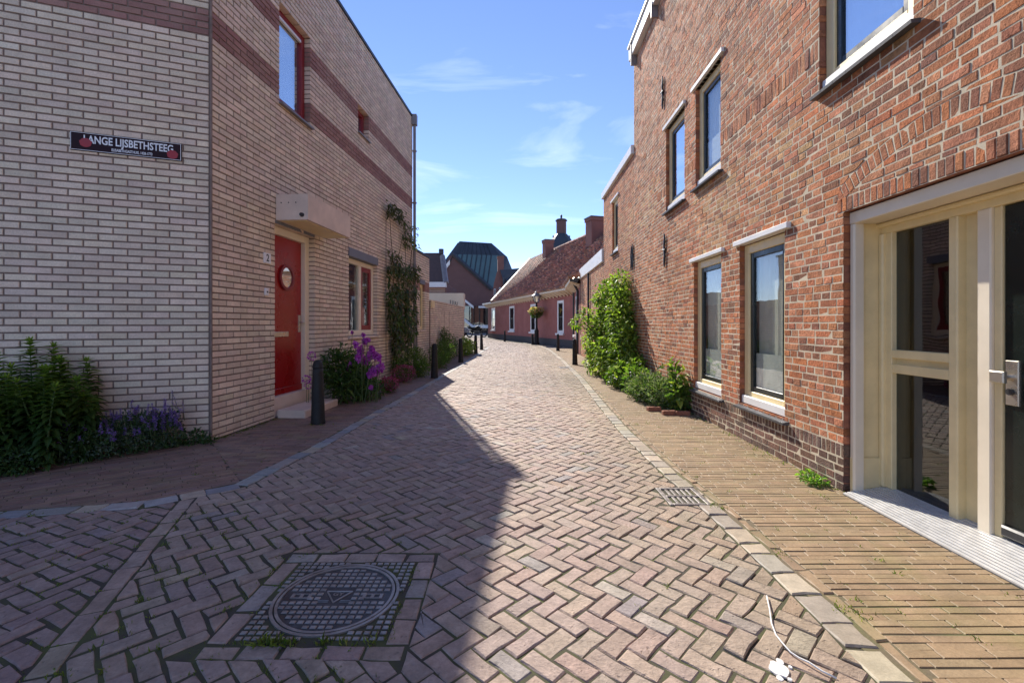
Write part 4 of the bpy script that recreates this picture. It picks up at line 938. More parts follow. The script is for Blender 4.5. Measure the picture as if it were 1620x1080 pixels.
for a, b, c, d in (((734, 472), (749, 484), (749, 488), (734, 476)), ((734, 503), (749, 515), (749, 519.5), (734, 508))):
    m = MB(); solid(m, [at(*a, Yh - 2), at(*b, Yh - 2), at(*c, Yh - 2), at(*d, Yh - 2)], .5); m.build('stair_parapet', 'white_paint', H8)
for x0_, x1_, y0_, y1_ in ((757, 775, 484, 487), (749, 775, 514, 519)): m = MB(); solid(m, [at(x0_, y1_, Yh - 2), at(x1_, y1_, Yh - 2), at(x1_, y0_, Yh - 2), at(x0_, y0_, Yh - 2)], .5); m.build('beam', 'white_paint', H8)
for x_ in (742, 749, 758): m = MB(); solid(m, [at(x_, 528, Yh - 1.5), at(x_ + .8, 528, Yh - 1.5), at(x_ + .8, 485, Yh - 1.5), at(x_, 485, Yh - 1.5)], .1); m.build('post', 'dark_metal', H8)
H9 = thing('house', 'brown roofed house with pale gutter behind the garden wall', 'house', at(690, 530, 38))
Y9 = 36
m = MB(); solid(m, [at(660, 538, Y9), at(705, 538, Y9), at(705, 447, Y9), at(660, 447, Y9)], 7); m.build('wall', 'far_gable', H9)
m = MB(); m.faces([at(655, 446, Y9 - .4), at(706, 446, Y9 - .4), at(700, 400, Y9 + 1.2), at(660, 400, Y9 + 1.2), at(655, 448, Y9 - .4), at(706, 448, Y9 - .4), at(700, 402, Y9 + 1.5), at(660, 402, Y9 + 1.5)], [(0, 1, 2, 3), (4, 7, 6, 5), (0, 4, 5, 1), (1, 5, 6, 2), (2, 6, 7, 3), (3, 7, 4, 0)]); m.build('roof', 'brown_roof', H9)
m = MB(); solid(m, [at(655, 454, Y9 - .6), at(706, 454, Y9 - .6), at(706, 446, Y9 - .6), at(655, 446, Y9 - .6)], .3); m.build('gutter', 'white_paint', H9)
m = MB(); m.tube([at(705.5, 448, Y9 - .5), at(700, 405, Y9 + 1.0)], .22, 6); m.build('verge', 'pipe', H9)
m = MB(); m.tube([at(698, 402, Y9 + 1), at(698, 394, Y9 + 1)], .2, 10); m.build('flue', 'dark_metal', H9)
for y_ in (457, 459.5, 462): m = MB(); solid(m, [at(660, y_ + .8, Y9 - .1), at(704, y_ + .8, Y9 - .1), at(704, y_, Y9 - .1), at(660, y_, Y9 - .1)], .06); m.build('slat', 'concrete', H9)
H10 = thing('shed', 'white flat roofed shed just behind the garden wall', 'shed', at(708, 555, 20.2))
m = MB(); m.box(-4.2, -2.12, 20.1, 20.5, 0, 2.05); m.build('wall', 'far_gable', H10); m = MB(); m.box(-4.25, -2.09, 19.95, 20.6, 1.85, 2.52); m.build('fascia', 'ivory_paint', H10)
for i, x_ in enumerate((-2.66, -2.55, -2.45, -2.36)):
    z_ = 2.22 - i * .03; m = MB(); m.tube([(x_, 19.93, z_), (x_, 19.93, z_ - .16 + i * .02), (x_ - .07, 19.93, z_ - .2 + i * .02)], .012, 5); m.build('hook_mark', 'dark_metal', H10)  # thin dark hook-shaped strokes for the small marks on the white board
H11 = thing('house', 'small red brick gabled house with slate roof and brick chimney beside the hall', 'house', at(800, 535, 50))
Yg = 49
m = MB(); solid(m, [at(779, 532, Yg), at(797, 532, Yg), at(797, 440, Yg), at(793, 428, Yg), at(786, 430, Yg), at(781, 450, Yg), at(779, 470, Yg)], 6); m.build('wall', 'far_gable2', H11)
m = MB(); solid(m, [at(791, 427, Yg - .2), at(824, 424, Yg + 1.5), at(812, 462, Yg - 1), at(797, 464, Yg - .3), at(795, 440, Yg - .3)], .4); m.build('roof', 'slate_roof', H11)
for x_, ya, yb in ((781.3, 457, 473), (789.5, 454.5, 467)):
    m = MB(); solid(m, [at(x_, yb, Yg - .1), at(x_ + 3, yb, Yg - .1), at(x_ + 3, ya, Yg - .1), at(x_, ya, Yg - .1)], .12); wo = m.build('window', 'white_paint', H11)
    m = MB(); solid(m, [at(x_ + .8, yb - 1.2, Yg - .13), at(x_ + 2.4, yb - 1.2, Yg - .13), at(x_ + 2.4, ya + 1, Yg - .13), at(x_ + .8, ya + 1, Yg - .13)], .05); m.build('pane', 'sash', wo)
chimney(H11, at(792, 420, Yg + 1), .33, 5.5, at(792, 406, Yg + 1).z, .1)
H12 = thing('cupola', 'dark domed cupola with round brick lantern above the tiled roof', 'cupola', at(887, 520, 62))
Yc = 60; c0 = at(888, 400, Yc); s_ = 1.12 * Yc / F_PX
m = MB(); m.lathe((c0.x, Yc, 0), [(16 * s_, 0), (16 * s_, at(0, 398, Yc).z)], 10); m.build('drum', 'far_gable2', H12)
m = MB(); m.lathe((c0.x, Yc, at(0, 398, Yc).z), [(19 * s_, 0), (18.5 * s_, 6 * s_), (16 * s_, 14 * s_), (12 * s_, 20 * s_), (8 * s_, 24.5 * s_), (5 * s_, 26 * s_)], 10, rot=.2); m.build('dome', 'zinc_dark', H12)
m = MB(); m.lathe((c0.x, Yc, at(0, 374, Yc).z), [(7 * s_, 0), (7 * s_, 24 * s_)], 12); m.build('lantern', 'far_gable', H12)
m = MB(); m.lathe((c0.x, Yc, at(0, 350, Yc).z), [(8.3 * s_, 0), (8.5 * s_, 1.2 * s_), (3 * s_, 2.5 * s_), (1.2 * s_, 3 * s_), (1.6 * s_, 8 * s_), (.4 * s_, 9.5 * s_)], 12); m.build('cap', 'slate_roof', H12)
for k in range(6): a = k * math.pi / 3; m = MB(); m.box(c0.x + 11 * s_ * math.cos(a) - .12, c0.x + 11 * s_ * math.cos(a) + .12, Yc + 11 * s_ * math.sin(a) - .12, Yc + 11 * s_ * math.sin(a) + .12, at(0, 380, Yc).z, at(0, 373, Yc).z); m.build('finial', 'slate_roof', H12)

# ================================================================== STREET FURNITURE
def bollard():
    t = thing('bollard', '', 'bollard')
    m = MB(); m.lathe((0, 0, 0), [(.082, -.02), (.082, .02), (.078, .05), (.06, .60), (.0575, .655)], 20); m.build('shaft', 'bollard', t, smooth=True)
    m = MB(); m.lathe((0, 0, 0), [(.0575, .655), (.0615, .66), (.062, .672), (.0575, .682), (.055, .70), (.046, .727), (.03, .745), (.012, .752)], 20); m.build('cap', 'bollard', t, smooth=True)
    return t
BLAB = ['nearest dark bollard in front of the red door', 'dark bollard at the edge of the shadow by the pink flowers', 'dark bollard in front of the garden wall end, third along the left kerb', 'small dark bollard fourth along the left kerb',
        'farthest small dark bollard of the left kerb row', 'dark tapered bollard left of the big climbing shrub', 'dark bollard before the pink cottage nearest its corner', 'small dark bollard at the far end of the pink cottage']
BPOS = [(-2.29, 5.45, 0), (-1.70, 10.12, 0), (-1.585, 14.3, 0), (-1.46, 18.6, 0), (-1.41, 21.4, 0), (1.83, 13.4, 0), (2.03, 20.4, 0), (-.5, 31.4, 0)]
b0 = bollard()
for i, p in enumerate(BPOS):
    o = b0 if i == 0 else copy_tree(b0)
    o.location = p; o.rotation_euler = (R.uniform(-.015, .015), R.uniform(-.015, .015), R.uniform(0, 6)); tag(o, BLAB[i], 'bollard', 'bollards along the street')
# street lamp with a flower basket
LP = (1.42, 26.7)
t = thing('street_lamp', 'old fashioned black street lamp with glass lantern before the pink cottage', 'street lamp', (*LP, 0))
m = MB(); m.lathe((*LP, 0), [(.17, 0), (.17, .12), (.13, .16), (.12, .75), (.14, .8), (.09, .86), (.06, 1.0), (.05, 2.2), (.07, 2.24), (.04, 2.3), (.04, 2.42)], 16); m.build('post', 'bollard', t, smooth=True)
m = MB(); m.box(LP[0] - .3, LP[0] - .17, LP[1] - .1, LP[1] + .1, 0, .62); m.build('meter_box', 'bollard', t)
m = MB(); m.lathe((*LP, 2.42), [(.12, 0), (.13, .03), (.11, .04)], 6); m.build('lantern_base', 'bollard', t)
m = MB(); m.lathe((*LP, 2.46), [(.13, 0), (.24, .32)], 6); m.build('lantern_glass', 'glass_sky', t)
for k in range(6): a = k * math.pi / 3; m = MB(); m.tube([(LP[0] + .13 * math.cos(a), LP[1] + .13 * math.sin(a), 2.46), (LP[0] + .245 * math.cos(a), LP[1] + .245 * math.sin(a), 2.79)], .014, 5); m.build('lantern_bar', 'bollard', t)
m = MB(); m.lathe((*LP, 2.79), [(.31, 0), (.3, .03), (.16, .14), (.1, .2), (.11, .24), (.05, .28), (.03, .36), (.01, .40)], 6); m.build('lantern_roof', 'pipe', t)
# manhole cover
MX, MY = (MAN[0] + MAN[1]) / 2, (MAN[2] + MAN[3]) / 2
t = thing('manhole_cover', 'square cast iron manhole cover with round lid set in the paving', 'manhole cover', (MX, MY, 0))
m = MB(); m.box(MAN[0] + .004, MAN[1] - .004, MAN[2] + .004, MAN[3] - .004, -.03, -.006); m.build('frame', 'iron', t)
RO, RI = .262, .243
def annulus(mb, r0, r1, z0, z1, n=56, c=(MX, MY)):
    for k in range(n):
        a, b = 2 * math.pi * k / n, 2 * math.pi * (k + 1) / n; P = lambda r, q, z: (c[0] + r * math.cos(q), c[1] + r * math.sin(q), z)
        mb.face([P(r0, a, z1), P(r1, a, z1), P(r1, b, z1), P(r0, b, z1)]); mb.face([P(r1, a, z0), P(r1, b, z0), P(r1, b, z1), P(r1, a, z1)]); mb.face([P(r0, a, z0), P(r0, a, z1), P(r0, b, z1), P(r0, b, z0)])
m = MB(); annulus(m, RI + .006, RO, -.006, .0015); m.build('outer_ring', 'iron_worn', t)
lid = MB(); lid.lathe((MX, MY, 0), [(RI, -.006), (RI, -.004), (0.001, -.004)], 48); lid = lid.build('lid', 'iron', t)
m = MB(); annulus(m, RI - .012, RI, -.004, .0012); m.build('lid_ring', 'iron_worn', lid)
def cells(mb, ok, pitch=.0315, sx=.0115, sy=.0085, z0=-.005, z1=.0005):
    n = int((MAN[1] - MAN[0]) / pitch); 
    for i in range(n + 1):
        for j in range(n + 1):
            x, y = MAN[0] + .014 + i * (MAN[1] - MAN[0] - .028) / n, MAN[2] + .014 + j * (MAN[3] - MAN[2] - .028) / n
            if ok(x - MX, y - MY): mb.piece(GND, [(x - sx, y - sy), (x + sx, y - sy), (x + sx, y + sy), (x - sx, y + sy)], z1, z0, .002, (1, 1, 1))
m = MB(); cells(m, lambda x, y: math.hypot(x, y) > RO + .008); m.build('frame_studs', 'iron_worn', t, kind='stuff')
m = MB(); cells(m, lambda x, y: math.hypot(x, y) < RI - .024 and not (abs(x) < .075 and abs(y) < .055) and not (abs(y) < .016 and .12 < abs(x) < .215)); m.build('lid_studs', 'iron_worn', lid, kind='stuff')
for sx_ in (-1, 1):
    m = MB()
    for x_ in (.118, .153, .19): m.box(MX + sx_ * x_ - .007, MX + sx_ * x_ + .007, MY - .012, MY + .012, -.004, .0004)
    m.box(MX + sx_ * .154 - .043, MX + sx_ * .154 + .043, MY + .012, MY + .016, -.004, .0002); m.box(MX + sx_ * .154 - .043, MX + sx_ * .154 + .043, MY - .016, MY - .012, -.004, .0002); m.build('key_hole', 'iron_worn', lid)
m = MB(); T3 = [(-.055, .035), (.055, .035), (0, -.045)]
for k in range(3):
    a, b = T3[k], T3[(k + 1) % 3]; m.tube([(MX + a[0], MY + a[1], -.002), (MX + b[0], MY + b[1], -.002)], .0035, 5)
for y_ in (-.03, -.04): 
    for s_ in (-1, 1): m.tube([(MX + s_ * .025, MY + y_, -.003), (MX + s_ * .07, MY + y_, -.003)], .002, 4)
m.build('triangle_mark', 'iron_worn', lid)
def text_flat(txt, size, x, y, z, mat, parent, bold=0, sx=1):
    me = text_mesh(txt, size, bold)
    for v in me.vertices: v.co = (x + v.co.x * sx, y + v.co.y, z)
    me.materials.clear(); me.materials.append(M[mat]); return link('lettering', me, parent)
text_flat('GY', .034, MX, MY + .014, -.0015, 'iron_worn', lid, .001)
def drain(D, label, nx):
    t = thing('drain_grate', label, 'drain', ((D[0] + D[1]) / 2, (D[2] + D[3]) / 2, 0), 'street drains')
    x0, x1, y0, y1 = D[0] + .006, D[1] - .006, D[2] + .006, D[3] - .006
    m = MB(); m.box(x0 + .01, x1 - .01, y0 + .01, y1 - .01, -.026, -.012); m.build('pit_shade', 'black_rubber', t)  # shallow black slab, its colour standing in for the shade below the bars
    m = MB(); f = .028
    for b in ((x0, x0 + f, y0, y1), (x1 - f, x1, y0, y1), (x0 + f, x1 - f, y0, y0 + f), (x0 + f, x1 - f, y1 - f, y1), (x0 + f, x1 - f, (y0 + y1) / 2 - .013, (y0 + y1) / 2 + .013)): m.wbox(lambda u, v, w=0: Vector((u, v, w)), b[0], b[1], b[2], b[3], -.026, .004, bev=.003)
    m.build('frame', 'iron_worn', t)
    n = nx; st = (x1 - x0 - 2 * f) / n
    for k in range(1, n):
        for a, b in ((y0 + f, (y0 + y1) / 2 - .014), ((y0 + y1) / 2 + .014, y1 - f)):
            m = MB(); m.wbox(lambda u, v, w=0: Vector((u, v, w)), x0 + f + k * st - .009, x0 + f + k * st + .009, a, b, -.026, .002, bev=.003); m.build('bar', 'iron_worn', t)
drain(DR, 'cast iron street drain grate by the right kerb near the entrance', 6); drain(DR2, 'small far street drain grate by the right kerb beside the shrub', 6)
# loose cable
m = MB(); cp = [(1.0915, 1.977), (1.05, 1.88), (1.012, 1.798), (.99, 1.73), (.985, 1.685), (.99, 1.64), (1.003, 1.612), (1.02, 1.585), (1.041, 1.55), (1.07, 1.52)]
m.tube([(x, y, .008 + .003 * math.sin(i * 2)) for i, (x, y) in enumerate(cp)], .0032, 6); tag(m.build('cable', 'wire', smooth=True), 'short loose white cable lying on the paving', 'cable')
m = MB()
for cx_, cy_, rr, n_ in ((.905, 1.565, .034, 17), (.93, 1.60, .014, 11), (.885, 1.525, .012, 11), (.915, 1.52, .008, 9), (.95, 1.575, .007, 9)):
    m.piece(GND, [(cx_ + rr * R.uniform(.7, 1.0) * math.cos(q * 2 * math.pi / n_), cy_ + 1.2 * rr * R.uniform(.7, 1.0) * math.sin(q * 2 * math.pi / n_)) for q in range(n_)], .0042, -.002, .0004, (1, 1, 1))
tag(m.build('paint_splash', 'white_paint'), 'white paint splash on a paving brick near the cable', 'paint')

# ================================================================== PLANTS
def rdir(): 
    z = R.uniform(-1, 1); a = R.uniform(0, 6.283); r = math.sqrt(1 - z * z); return Vector((r * math.cos(a), r * math.sin(a), z))
def blob_leaves(mb, blobs, n, size, pal, aspect=.55, shell=.55, droop=.3, up=.4, big=False, zmin=.01, wallclip=None, topbright=None):
    vol = [b[1][0] * b[1][1] * b[1][2] for b in blobs]; tot = sum(vol)
    for b, v in zip(blobs, vol):
        for _ in range(int(n * v / tot)):
            d = rdir(); r = shell + (1 - shell) * R.random() ** .6; k = 1 + .28 * mnoise.noise(Vector(d) * 2.3 + Vector(b[0]))
            p = Vector((b[0][0] + d.x * b[1][0] * r * k, b[0][1] + d.y * b[1][1] * r * k, b[0][2] + d.z * b[1][2] * r * k))
            if p.z < zmin: p.z = zmin + R.random() * .05
            if wallclip and wallclip(p): continue
            ld = (d + rdir() * .8 + Vector((0, 0, up - .3))).normalized(); nm = (Vector((0, 0, 1)) + d * .6 + rdir() * .6)
            l = size * R.uniform(.6, 1.3); mb.leaf(p, ld, nm, l, l * aspect * R.uniform(.8, 1.2), jc(R.choice(pal), .22), .22, droop * R.uniform(.3, 1.6), big)
def stems(mb, base, tips, r=.006):
    for tp in tips:
        b = Vector(base) + Vector((R.uniform(-.04, .04), R.uniform(-.04, .04), 0)); tp = Vector(tp); mid = b.lerp(tp, .5) + rdir() * .04
        mb.tube([b, mid, tp], [r, r * .8, r * .4], 5)
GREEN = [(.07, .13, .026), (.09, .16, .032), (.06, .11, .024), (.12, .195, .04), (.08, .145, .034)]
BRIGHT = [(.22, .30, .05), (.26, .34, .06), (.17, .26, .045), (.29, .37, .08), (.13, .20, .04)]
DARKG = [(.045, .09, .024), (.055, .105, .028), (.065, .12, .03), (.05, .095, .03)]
GREYG = [(.10, .135, .09), (.075, .11, .07), (.12, .16, .11), (.06, .095, .05)]
OLIVE = [(.11, .115, .05), (.09, .10, .045), (.14, .13, .07), (.07, .085, .035), (.16, .14, .085)]
PURP = [(.30, .16, .62), (.36, .20, .70), (.24, .12, .52), (.42, .28, .74)]
MAGE = [(.42, .06, .50), (.50, .10, .58), (.36, .05, .44), (.55, .16, .62)]
PINK = [(.42, .08, .20), (.50, .14, .28), (.34, .07, .15), (.46, .10, .33), (.26, .07, .08)]
def plant(name, label, cat, loc, parts, group=None):
    t = thing(name, label, cat, loc, group)
    for nm, mb, mat in parts: mb.build(nm, mat, t, kind='stuff' if nm in ('stem', 'flowers') else None)
    return t
def whorl_stem(fol, stm, b, h, lean, ll=.12, step=.03, pal=None):
    b = Vector(b); top = b + Vector((lean[0], lean[1], h)); mid = b.lerp(top, .5) + Vector((lean[0] * -.2, lean[1] * -.2, 0)); stm.tube([b, mid, top], [.007, .006, .003], 5)
    n = int(h / step)
    for i in range(2, n + 1):
        q = i / n; p = b.lerp(mid, q * 2) if q < .5 else mid.lerp(top, q * 2 - 1); k = 6 if q > .55 else 4
        for j in range(k):
            a = i * 1.1 + j * 6.283 / k + R.uniform(-.3, .3); el = -.25 + .9 * max(0, q - .45) * 2 * R.uniform(.6, 1.2)
            d = Vector((math.cos(a), math.sin(a), el)); sz = ll * (1 - .45 * max(0, q - .75) * 4) * R.uniform(.8, 1.15); sz *= .75 if q < .25 else 1
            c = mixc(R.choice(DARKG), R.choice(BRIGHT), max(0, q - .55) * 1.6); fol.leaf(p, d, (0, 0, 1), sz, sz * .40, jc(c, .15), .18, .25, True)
        if q > .97:
            for j in range(7): a = j * .9; fol.leaf(p, (math.cos(a) * .45, math.sin(a) * .45, 1), (math.cos(a), math.sin(a), .1), ll * .45, ll * .11, jc(R.choice(BRIGHT), .1), .15, -.1, True)
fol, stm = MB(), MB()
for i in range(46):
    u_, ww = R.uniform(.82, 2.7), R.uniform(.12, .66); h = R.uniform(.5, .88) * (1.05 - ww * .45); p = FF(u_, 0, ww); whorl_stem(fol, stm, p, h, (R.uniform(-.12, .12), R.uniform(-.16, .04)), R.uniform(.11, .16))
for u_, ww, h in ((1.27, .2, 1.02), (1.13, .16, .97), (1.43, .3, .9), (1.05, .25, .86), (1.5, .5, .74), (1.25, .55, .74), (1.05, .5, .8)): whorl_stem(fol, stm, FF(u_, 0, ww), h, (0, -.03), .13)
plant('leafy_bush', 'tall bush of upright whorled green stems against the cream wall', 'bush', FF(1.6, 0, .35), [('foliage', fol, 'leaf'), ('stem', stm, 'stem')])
def spikes(mb, stm, pts, h, n, pal, r=.018, sz=.016):
    for p in pts:
        p = Vector(p); ln_ = Vector((R.uniform(-.3, .3), R.uniform(-.35, .1), 1)).normalized(); hh = h * R.uniform(.6, 1.2); stm.tube([p - ln_ * .08, p + ln_ * hh], [.003, .0015], 4)
        for k in range(n):
            q = k / n; d = rdir(); d.z = abs(d.z) * .4; c = p + ln_ * hh * q; mb.leaf(c, d, (0, 0, 1), sz * R.uniform(.7, 1.3) * (1.1 - q * .5), sz * .8, jc(R.choice(pal), .2), .2, .1)
fol, stm, flo = MB(), MB(), MB()
CB = [((-3.72, 3.98, .14), (.30, .17, .17)), ((-3.46, 4.2, .18), (.24, .16, .2)), ((-3.28, 4.36, .16), (.17, .13, .2))]
blob_leaves(fol, CB, 4200, .032, GREYG + DARKG[:2], .6, .3, .2, .6)
pts = []
for _ in range(75):
    b = R.choice(CB + CB[1:]); d = rdir(); d.z = abs(d.z); d.y = -abs(d.y) * .8 if R.random() < .75 else d.y; pts.append((b[0][0] + d.x * b[1][0], b[0][1] + d.y * b[1][1], b[0][2] + d.z * b[1][2]))
spikes(flo, stm, pts, .10, 34, PURP, .018, .02); spikes(flo, stm, [(-3.2, 4.42, .36), (-3.16, 4.44, .32), (-3.24, 4.4, .4)], .17, 30, PURP)
for _ in range(60): b = R.choice(CB); stm.tube([(b[0][0], b[0][1], 0), (b[0][0] + R.uniform(-.2, .2), b[0][1] + R.uniform(-.12, .12), b[0][2] * 2)], [.003, .002], 4)
plant('catmint', 'grey green catmint mound with violet flower spikes at the wall corner', 'flower', (-3.5, 4.15, 0), [('foliage', fol, 'leaf_matte'), ('flowers', flo, 'petal'), ('stem', stm, 'stem')])
fol, stm = MB(), MB(); blob_leaves(fol, [((-4.35, 3.5, .1), (.5, .2, .16)), ((-3.95, 3.62, .08), (.3, .14, .13)), ((-3.12, 4.5, .05), (.2, .1, .09)), ((-3.0, 4.55, .03), (.12, .06, .05))], 3600, .036, DARKG + GREYG[1:2], .6, .2, .2, .5)
for _ in range(40): x_ = R.uniform(-4.7, -3.1); y_ = 3.52 + (x_ + 4.35) * .8 ; stm.tube([(x_, y_, .005), (x_ + R.uniform(-.1, .1), y_ - R.uniform(0, .1), .06)], .003, 4)
plant('ground_cover', 'dark trailing ground cover at the foot of the leafy bush', 'plant', (-3.9, 3.65, 0), [('foliage', fol, 'leaf_matte'), ('stem', stm, 'stem')])
fol, stm, flo = MB(), MB(), MB()
blob_leaves(fol, [((-2.62, 7.0, .5), (.22, .27, .36)), ((-2.5, 6.85, .3), (.25, .22, .28)), ((-2.3, 7.05, .28), (.2, .22, .27)), ((-2.42, 7.3, .4), (.2, .25, .35)), ((-2.2, 7.25, .15), (.16, .2, .16))], 3000, .085, GREEN + DARKG, .32, .25, .4, .5, True)
HEADS = [(570, 553, .06), (585, 562, .075), (594, 563, .06), (567, 566, .06), (577, 572, .07), (590, 587, .07), (602, 581, .07), (585, 592, .05), (552, 585, .045), (553, 576, .03), (577, 541, .05), (575, 530, .03), (557.5, 526, .02), (582, 538, .035), (563, 545, .05), (600, 566, .05), (596, 590, .05), (587, 613, .03), (571, 560, .06), (588, 553, .05)]
for px_, py_, r_ in HEADS:
    c = at(px_, py_, 6.95 + R.uniform(-.15, .15)); stm.tube([(c.x + R.uniform(-.12, .0), c.y + R.uniform(-.05, .1), 0), (c.x - .03, c.y, c.z * .6), c], [.006, .005, .003], 5)
    for _ in range(int(75 * (r_ / .06) ** 1.3)):
        d = rdir(); p = c + Vector((d.x * r_ * .85, d.y * r_ * .85, d.z * r_ * 1.2)) * (R.random() ** .5)
        cc = jc(R.choice(MAGE), .2); q = (rdir() + Vector((.3, -.8, .3))).normalized(); s1 = q.cross(Vector((0, 0, 1))).normalized(); s2 = q.cross(s1)
        for v in (s1, -s1, s2, -s2): flo.leaf(p, v + q * .3, q, .021, .018, cc, .05, .1)
for px_, py_, n_ in ((485, 600, 18), (488, 608, 10), (493, 563, 16)):
    c = at(px_, py_, 6.35); stm.tube([(c.x, c.y, .09), c], [.004, .002], 4)
    for _ in range(n_ * 3): d = rdir(); flo.leaf(c + d * .045, d, (0, -1, .3), .024, .02, jc(R.choice(MAGE), .2), .1, .1)
plant('flowering_bush', 'bushy green plant with magenta purple flower heads beside the red door', 'flower', (-2.45, 7.05, 0), [('foliage', fol, 'leaf'), ('flowers', flo, 'petal'), ('stem', stm, 'stem')])
for c, rr, lb in (((-2.13, 7.95, .11), (.17, .17, .12), 'nearer low pink flower clump by the left kerb'), ((-2.2, 9.35, .15), (.24, .22, .17), 'farther rounded pink flower clump below the climbing plant')):
    fol, flo, stm = MB(), MB(), MB(); blob_leaves(fol, [(c, rr)], 500, .04, GREEN + PINK[4:], .4, .2, .2, .6); blob_leaves(flo, [((c[0], c[1], c[2] + .03), rr)], 900, .026, PINK, .8, .75, .1, .6)
    for _ in range(20): stm.tube([(c[0], c[1], 0), (c[0] + R.uniform(-.1, .1), c[1] + R.uniform(-.1, .1), c[2])], .003, 4)
    plant('pink_flowers', lb, 'flower', (c[0], c[1], 0), [('foliage', fol, 'leaf_matte'), ('flowers', flo, 'petal'), ('stem', stm, 'stem')], 'pink flower clumps')
# climber on the cream facade
fol, stm, tr = MB(), MB(), MB()
def vine_leaf(u_, z_, w0=.03, s=.1, pal=OLIVE):
    p = LF(u_, z_, w0 + R.uniform(0, .12)); fol.leaf(p, Vector((R.uniform(.0, .9), R.uniform(-.8, .4), R.uniform(-1.1, .0))), Vector((R.uniform(.4, 1), R.uniform(-.6, .3), R.uniform(.1, .7))), s * R.uniform(.6, 1.25), s * R.uniform(.35, .5), jc(R.choice(pal), .25), .2, .3, True)
for (ua, ub, za, zb_, n_, pal) in ((4.95, 6.1, 1.0, 2.5, 760, OLIVE + DARKG), (5.3, 6.5, .6, 1.6, 620, OLIVE + GREEN), (6.0, 6.9, .9, 2.6, 400, OLIVE + DARKG), (4.9, 5.7, 2.4, 2.75, 90, OLIVE), (4.9, 5.9, 3.45, 3.75, 120, OLIVE), (5.9, 7.0, 3.0, 3.6, 120, DARKG + OLIVE), (6.3, 7.15, 1.8, 2.7, 140, OLIVE), (5.2, 5.6, .5, 1.0, 60, OLIVE)):
    for _ in range(n_):
        u_, z_ = R.uniform(ua, ub), R.uniform(za, zb_)
        if mnoise.noise(Vector((u_ * 3, z_ * 3, 2))) > -.25: vine_leaf(u_, z_, .03, .135, pal)
for s0, pts_ in enumerate(([(5.35, 0), (5.4, .6), (5.3, 1.5), (5.45, 2.3), (5.2, 3.0), (5.15, 3.6)], [(5.6, 0), (5.55, .9), (5.8, 1.8), (5.7, 2.6), (6.0, 3.2), (6.6, 3.45), (7.05, 3.2)], [(6.4, 0), (6.45, 1.2), (6.6, 2.2), (6.75, 3.0)])):
    stm.tube([LF(u_ + .03 * math.sin(k * 3), z_, .05 + .02 * math.sin(k * 2)) for k, (u_, z_) in enumerate(pts_)], [.014 - .0018 * k for k in range(len(pts_))], 5)
for u_ in (5.02, 6.35): tr.tube([LF(u_, .3, .02), LF(u_, 3.6, .02)], .005, 4)
plant('climbing_plant', 'sparse drooping climber hanging on the cream facade by the drainpipe', 'climber', LF(5.7, 0, .1), [('foliage', fol, 'leaf'), ('stem', stm, 'bark'), ('trellis_wire', tr, 'dark_metal')])
# shrubs along annex and garden wall
def shrub(label, blobs, n, size, pal, asp=.45, name='shrub', group=None, mat='leaf', cat='shrub', wallclip=None):
    fol, stm = MB(), MB(); blob_leaves(fol, blobs, n, size, pal, asp, .2, .3, .6, size > .06, wallclip=wallclip); c = blobs[0][0]
    for b in blobs:
        for _ in range(9): d = rdir(); d.z = abs(d.z); stm.tube([(b[0][0] + R.uniform(-.05, .05), b[0][1] + R.uniform(-.05, .05), 0), (b[0][0] + d.x * b[1][0] * .8, b[0][1] + d.y * b[1][1] * .8, b[0][2] + d.z * b[1][2] * .8)], [.006, .003], 4)
    return plant(name, label, cat, (c[0], c[1], 0), [('foliage', fol, mat), ('stem', stm, 'stem')], group)
shrub('feathery green shrub between climber and second bollard', [((-2.25, 10.6, .32), (.3, .4, .34)), ((-2.05, 10.3, .18), (.22, .3, .2)), ((-2.45, 10.0, .25), (.2, .3, .26))], 2600, .06, GREEN + BRIGHT[:1], .25)
shrub('dense dark green shrub before the garden wall', [((-2.0, 13.2, .38), (.35, .8, .36)), ((-2.05, 14.8, .42), (.35, .8, .42)), ((-1.9, 12.2, .22), (.25, .5, .24))], 3200, .06, GREEN + DARKG, .35)
shrub('upright dark shrub rising above the garden planting', [((-2.1, 14.4, .8), (.16, .2, .3))], 420, .06, DARKG, .35)
shrub('pale green leafy plant at the garden wall end', [((-1.72, 17.2, .34), (.22, .5, .34)), ((-1.66, 18.4, .28), (.2, .4, .28))], 1300, .08, BRIGHT + [(.22, .27, .12)], .45)
# big climbing shrub on the right wall
hitwall = lambda p: (p - RW(0, 0, .02)).dot(Vector((RW.n[0], RW.n[1], 0))) < 0
RB_ = [((2.2, 10.2, 1.5), (.3, .75, .62)), ((2.22, 9.4, 1.2), (.28, .6, .75)), ((2.25, 9.7, 1.95), (.22, .5, .36)), ((2.12, 10.6, .9), (.34, .7, .6)), ((2.15, 9.5, .45), (.36, .8, .48)), ((2.0, 10.7, .35), (.3, .6, .38)), ((1.78, 10.7, 1.35), (.3, .35, .17)), ((1.52, 10.6, 1.18), (.2, .25, .13)), ((2.2, 8.9, .8), (.2, .35, .45)), ((1.95, 10.9, .75), (.28, .5, .36)), ((1.95, 9.7, .55), (.24, .5, .36)), ((2.0, 10.3, 1.75), (.2, .35, .25))]
fol, stm = MB(), MB(); blob_leaves(fol, RB_, 7600, .095, BRIGHT + BRIGHT + BRIGHT[:4] + GREEN[:4] + [(.32, .36, .14)], .55, .3, .45, .4, True, wallclip=hitwall)
for b in RB_:
    for _ in range(5): d = rdir(); stm.tube([(2.3, 9.8 + R.uniform(-.2, .2), 0), (2.25 + R.uniform(-.1, .05), (9.8 + b[0][1]) / 2, b[0][2] * .55), (b[0][0] + d.x * b[1][0] * .7, b[0][1] + d.y * b[1][1] * .7, b[0][2] + d.z * b[1][2] * .7)], [.016, .011, .004], 5)
